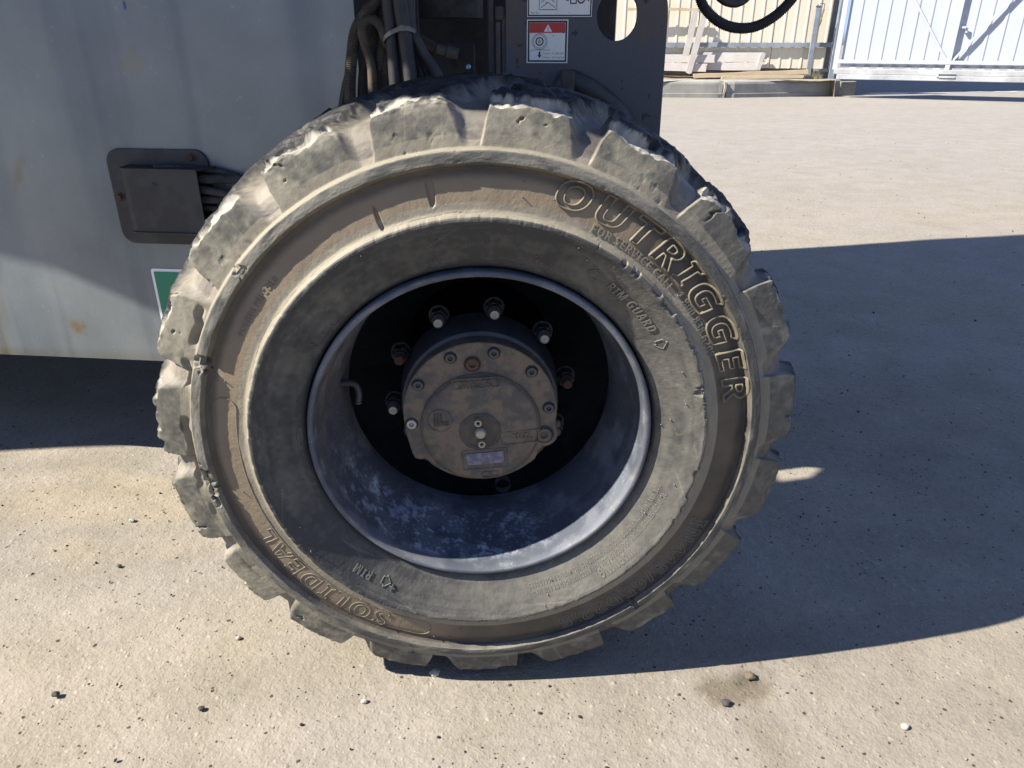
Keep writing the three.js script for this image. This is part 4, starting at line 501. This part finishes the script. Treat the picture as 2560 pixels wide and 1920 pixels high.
{
  const F = thing('sheet_fence', 'cream corrugated steel fence with a grey blue bottom rail behind the kerb', 'fence', 6.2, 0, -17.05, -10 * D2R);
  const cream = mat({ color: lin(0.66, 0.6, 0.47), roughness: 0.45, metalness: 0.05 }), steelBlue = mat({ color: lin(0.25, 0.29, 0.34), roughness: 0.45, map: rep(blotch, 0.7) });
  const sheets = [[-5.9, -3.42], [-3.42, -1.09], [-1.09, 0.575], [0.575, 1.9]]; sheets.forEach(([a, b]) => mesh('corrugated_sheet', corrugated(a, b, 0.56, 2.9, 0.2365, 0, 0.012, 0), cream, F));
  mesh('rail', bx(-5.9, 1.93, 1.0, 1.095, 0.034, 0.09, 0.006), steelBlue, F); mesh('rail', bx(-5.9, 1.93, 2.45, 2.54, 0.034, 0.09, 0.006), steelBlue, F);
  mesh('post', bx(1.875, 2.0, 0.3, 3.0, 0.0, 0.11, 0.008), steelBlue, F); mesh('bottom_channel', mergeGeometries([bx(1.55, 1.88, 0.5, 0.56, 0.0, 0.06)]), steelBlue, F);
  const M = new THREE.Matrix4().makeRotationY(-10 * D2R).setPosition(6.2, 0, -17.05), W = (u, y, z) => new THREE.Vector3(u, y, z).applyMatrix4(M);
  // pipe post with a twist of wire
  const b = W(1.4, 0.3, 0.2), pp = thing('metal_post', 'thin grey blue post with a twist of rusty wire, in front of the fence', 'post', b.x, 0.3, b.z, -10 * D2R);
  mesh('shaft', bx(-0.05, 0.05, 0, 1.53, -0.03, 0.03, 0.006), steelBlue, pp); mesh('wire', tube([[-0.06, 1.5, 0.03], [0.02, 1.56, 0.05], [0.1, 1.56, 0.04], [0.12, 1.5, 0.03], [0.09, 1.35, 0.03], [0.1, 1.2, 0.03], [0.06, 1.1, 0.03], [0.1, 1.28, 0.03], [0.13, 1.45, 0.02]], 0.007, { step: 0.02, rad: 6 }), rust, pp);
  // boards
  const plank = (name, label, u, y, z, L, w, t, rot, lean, m, seed) => { const g = new THREE.BoxGeometry(L, w, t, Math.ceil(L / 0.06), 3, 1), p = g.attributes.position; for (let i = 0; i < p.count; i++) { const e = Math.abs(p.getX(i)) > L / 2 - 0.001 ? 1 : 0; p.setXYZ(i, p.getX(i) + e * 0.02 * noise(p.getY(i) * 40, seed, 3), p.getY(i) + 0.006 * noise(p.getX(i) * 3, seed, 1), p.getZ(i) + 0.004 * noise(p.getX(i) * 4, seed, 2)); } g.computeVertexNormals(); boxUV(g); const o = mesh(name, g, m, scene, true); const q = W(u, y, z); o.position.copy(q); o.rotation.set(0, -10 * D2R, 0); o.rotateZ(rot); o.rotateX(lean); tag(o, label, 'plank', 'weathered boards by the fence'); return o; };
  plank('wooden_board', 'long grey board lying along the fence, upper of the pair to the right', -0.26, 0.79, 0.11, 1.36, 0.2, 0.025, -0.005, -0.12, greyWood, 1);
  plank('wooden_board', 'long grey board lying along the fence, lower of the pair to the right', -0.36, 0.6, 0.14, 1.36, 0.165, 0.025, -0.005, -0.12, greyWood, 2);
  plank('wooden_board', 'broken short board, upper one, ending left of the long boards', -2.1, 0.775, 0.2, 2.84, 0.165, 0.03, -0.01, -0.1, greyWood, 3);
  plank('wooden_board', 'broken short board with a splintered end, just above the kerb', -2.2, 0.6, 0.22, 2.7, 0.17, 0.03, -0.02, -0.1, greyWood, 4);
  plank('wooden_board', 'short batten nailed across at the end of the long boards', 0.345, 0.715, 0.15, 0.36, 0.1, 0.03, 1.35, 0, greyWood, 9);
  plank('wooden_board', 'grey slat leaning on the fence, left of two', -1.28, 1.2, 0.2, 1.1, 0.135, 0.025, 1.42, 0, greyWood, 5);
  plank('wooden_board', 'grey slat leaning on the fence, right of two, reaching the kerb', -1.12, 1.08, 0.27, 1.26, 0.13, 0.028, 1.375, 0, greyWood, 6);
  plank('wooden_board', 'pale board set level across the fence above the leaning slats', -1.9, 1.765, 0.16, 1.6, 0.055, 0.05, -0.01, 0, tanWood, 7);
  plank('timber_beam', 'long squared timber lying on the verge along the kerb', 0.12, 0.452, 0.32, 2.5, 0.09, 0.09, 0.042, 0, tanWood, 10);
  plank('timber_beam', 'thinner dark timber lying in front of the long one', 0.33, 0.40, 0.62, 1.75, 0.06, 0.07, 0.015, 0, tanWood, 11);
  // tufts of dry weed at the post foot
  const R = rng(91), tg = []; for (let k = 0; k < 220; k++) { const h = 0.08 + R() * 0.2, a = R() * 6.28, g = new THREE.ConeGeometry(0.003, h, 3); g.translate(0, h / 2, 0); g.rotateX((R() - 0.5) * 1.2); g.rotateY(a); const q = W(1.1 + R() * 0.6, 0.36, 0.08 + R() * 0.2); g.translate(q.x, q.y, q.z); tg.push(g); }
  const tu = mesh('dry_weeds', mergeGeometries(tg), mat({ color: lin(0.36, 0.3, 0.18), roughness: 1 }), scene, true); tu.userData = { kind: 'stuff', label: 'dry weeds at the foot of the fence beside the thin post', category: 'weeds' };
}
{
  const G = thing('sheet_gate', 'white blue corrugated steel gate with diagonal braces on a thick bottom beam', 'gate', 7.95, 0, -16.1, -26.5 * D2R);
  const paint = mat({ color: lin(0.39, 0.42, 0.48), roughness: 0.45 }), frameP = mat({ color: lin(0.4, 0.425, 0.46), roughness: 0.5 }), beamP = mat({ color: lin(0.46, 0.475, 0.49), roughness: 0.5, map: rep(blotch, 0.4) });
  mesh('corrugated_sheet', corrugated(0.06, 4.6, 0.62, 2.6, 0.268, 0, 0.013, 0.0), paint, G);
  mesh('stile', bx(-0.09, 0.015, 0.56, 2.7, -0.02, 0.07, 0.006), frameP, G); mesh('stile', bx(2.07, 2.16, 0.59, 2.6, 0.04, 0.1, 0.005), frameP, G).position.set(0, 0, 0);
  mesh('rail', bx(0.015, 4.6, 0.69, 0.762, 0.045, 0.105, 0.005), frameP, G); mesh('top_rail', bx(0.015, 4.6, 2.52, 2.6, 0.045, 0.105, 0.005), frameP, G);
  const lug = []; for (let u = 0.25; u < 4.5; u += 0.268) lug.push(bx(u, u + 0.13, 0.585, 0.628, 0.02, 0.06, 0.004)); mesh('sheet_edge', mergeGeometries(lug), beamP, G).userData.kind = 'stuff';
  const bar = (u0, y0, u1, y1, name) => { const L = Math.hypot(u1 - u0, y1 - y0), g = bx(0, L, -0.022, 0.022, 0, 0.035, 0.003), o = mesh(name, g, frameP, G); o.position.set(u0, y0, 0.046); o.rotation.z = Math.atan2(y1 - y0, u1 - u0); return o; };
  bar(2.07, 0.76, 0.8, 2.52, 'brace'); bar(2.17, 0.74, 3.4, 2.52, 'brace');
  mesh('bottom_beam', mergeGeometries([bx(-0.05, 4.6, 0.475, 0.585, 0.0, 0.12, 0.012), bx(0.02, 4.6, 0.372, 0.4735, 0.01, 0.13, 0.012)]), beamP, G);
  mesh('latch', mergeGeometries([bx(1.95, 1.985, 0.45, 0.53, 0.122, 0.15), bx(1.99, 2.29, 0.51, 0.53, 0.132, 0.15), bx(1.99, 2.29, 0.435, 0.47, 0.132, 0.15)]), beamP, G);
  mesh('hasp', mergeGeometries([bx(2.22, 2.29, 1.36, 1.4, 0.05, 0.12), bx(2.29, 2.33, 1.28, 1.39, 0.05, 0.09)]), frameP, G);
  // yard edge block under the gate and beyond
  const gb = thing('concrete_block', 'concrete block at the end of the kerb under the gate corner', 'block', 8.47, 0, -16.57, 0.165); mesh('slab', bx(-0.2, 0.2, -0.02, 0.3, -0.3, 0.05, 0.02), concrete(0.2, 0.195, 0.18), gb);
}
{ // pale strip of spilt lime in the lane behind the gate
  const P = [], I = [], n = 60; for (let i = 0; i <= n; i++) { const t = i / n, x = 9.3 + 5 * t, z = -17.05 - 0.75 * t + 0.04 * noise(t * 20, 1, 1), w = (0.07 + 0.05 * noise(t * 14, 4, 1)) * (1 + 3 * smooth(0.3, 0.05, Math.abs(t - 0.12))); P.push(x, 0.006, z - w, x, 0.006, z + 0.03); if (i < n) { const a = 2 * i; I.push(a, a + 1, a + 2, a + 1, a + 3, a + 2); } }
  const g = new THREE.BufferGeometry(); g.setAttribute('position', new THREE.Float32BufferAttribute(P, 3)); g.setIndex(I); g.computeVertexNormals(); boxUV(g); const o = mesh('lime_strip', g, mat({ color: lin(0.6, 0.6, 0.58), roughness: 1 }), scene, true); o.userData.kind = 'structure';
}
{ // unseen hall added right behind the fence to shade the lane behind the gate
  const H = thing('shade_hall', 'unseen tall hall added behind the cream fence to shade the gate lane', 'shade_block', 2.2, 0, -17.9, -10 * D2R);
  mesh('wall', bx(-9, 6.0, 0, 7.5, -12, 0, 0.02), mat({ color: lin(0.3, 0.29, 0.27), roughness: 0.8, map: rep(blotch, 0.2) }), H);
  mesh('roof', bx(-9.3, 6.2, 7.502, 7.8, -12.2, 0.2, 0.05), mat({ color: lin(0.14, 0.14, 0.15), roughness: 0.7 }), H);
}
renderer.render(scene, camera);
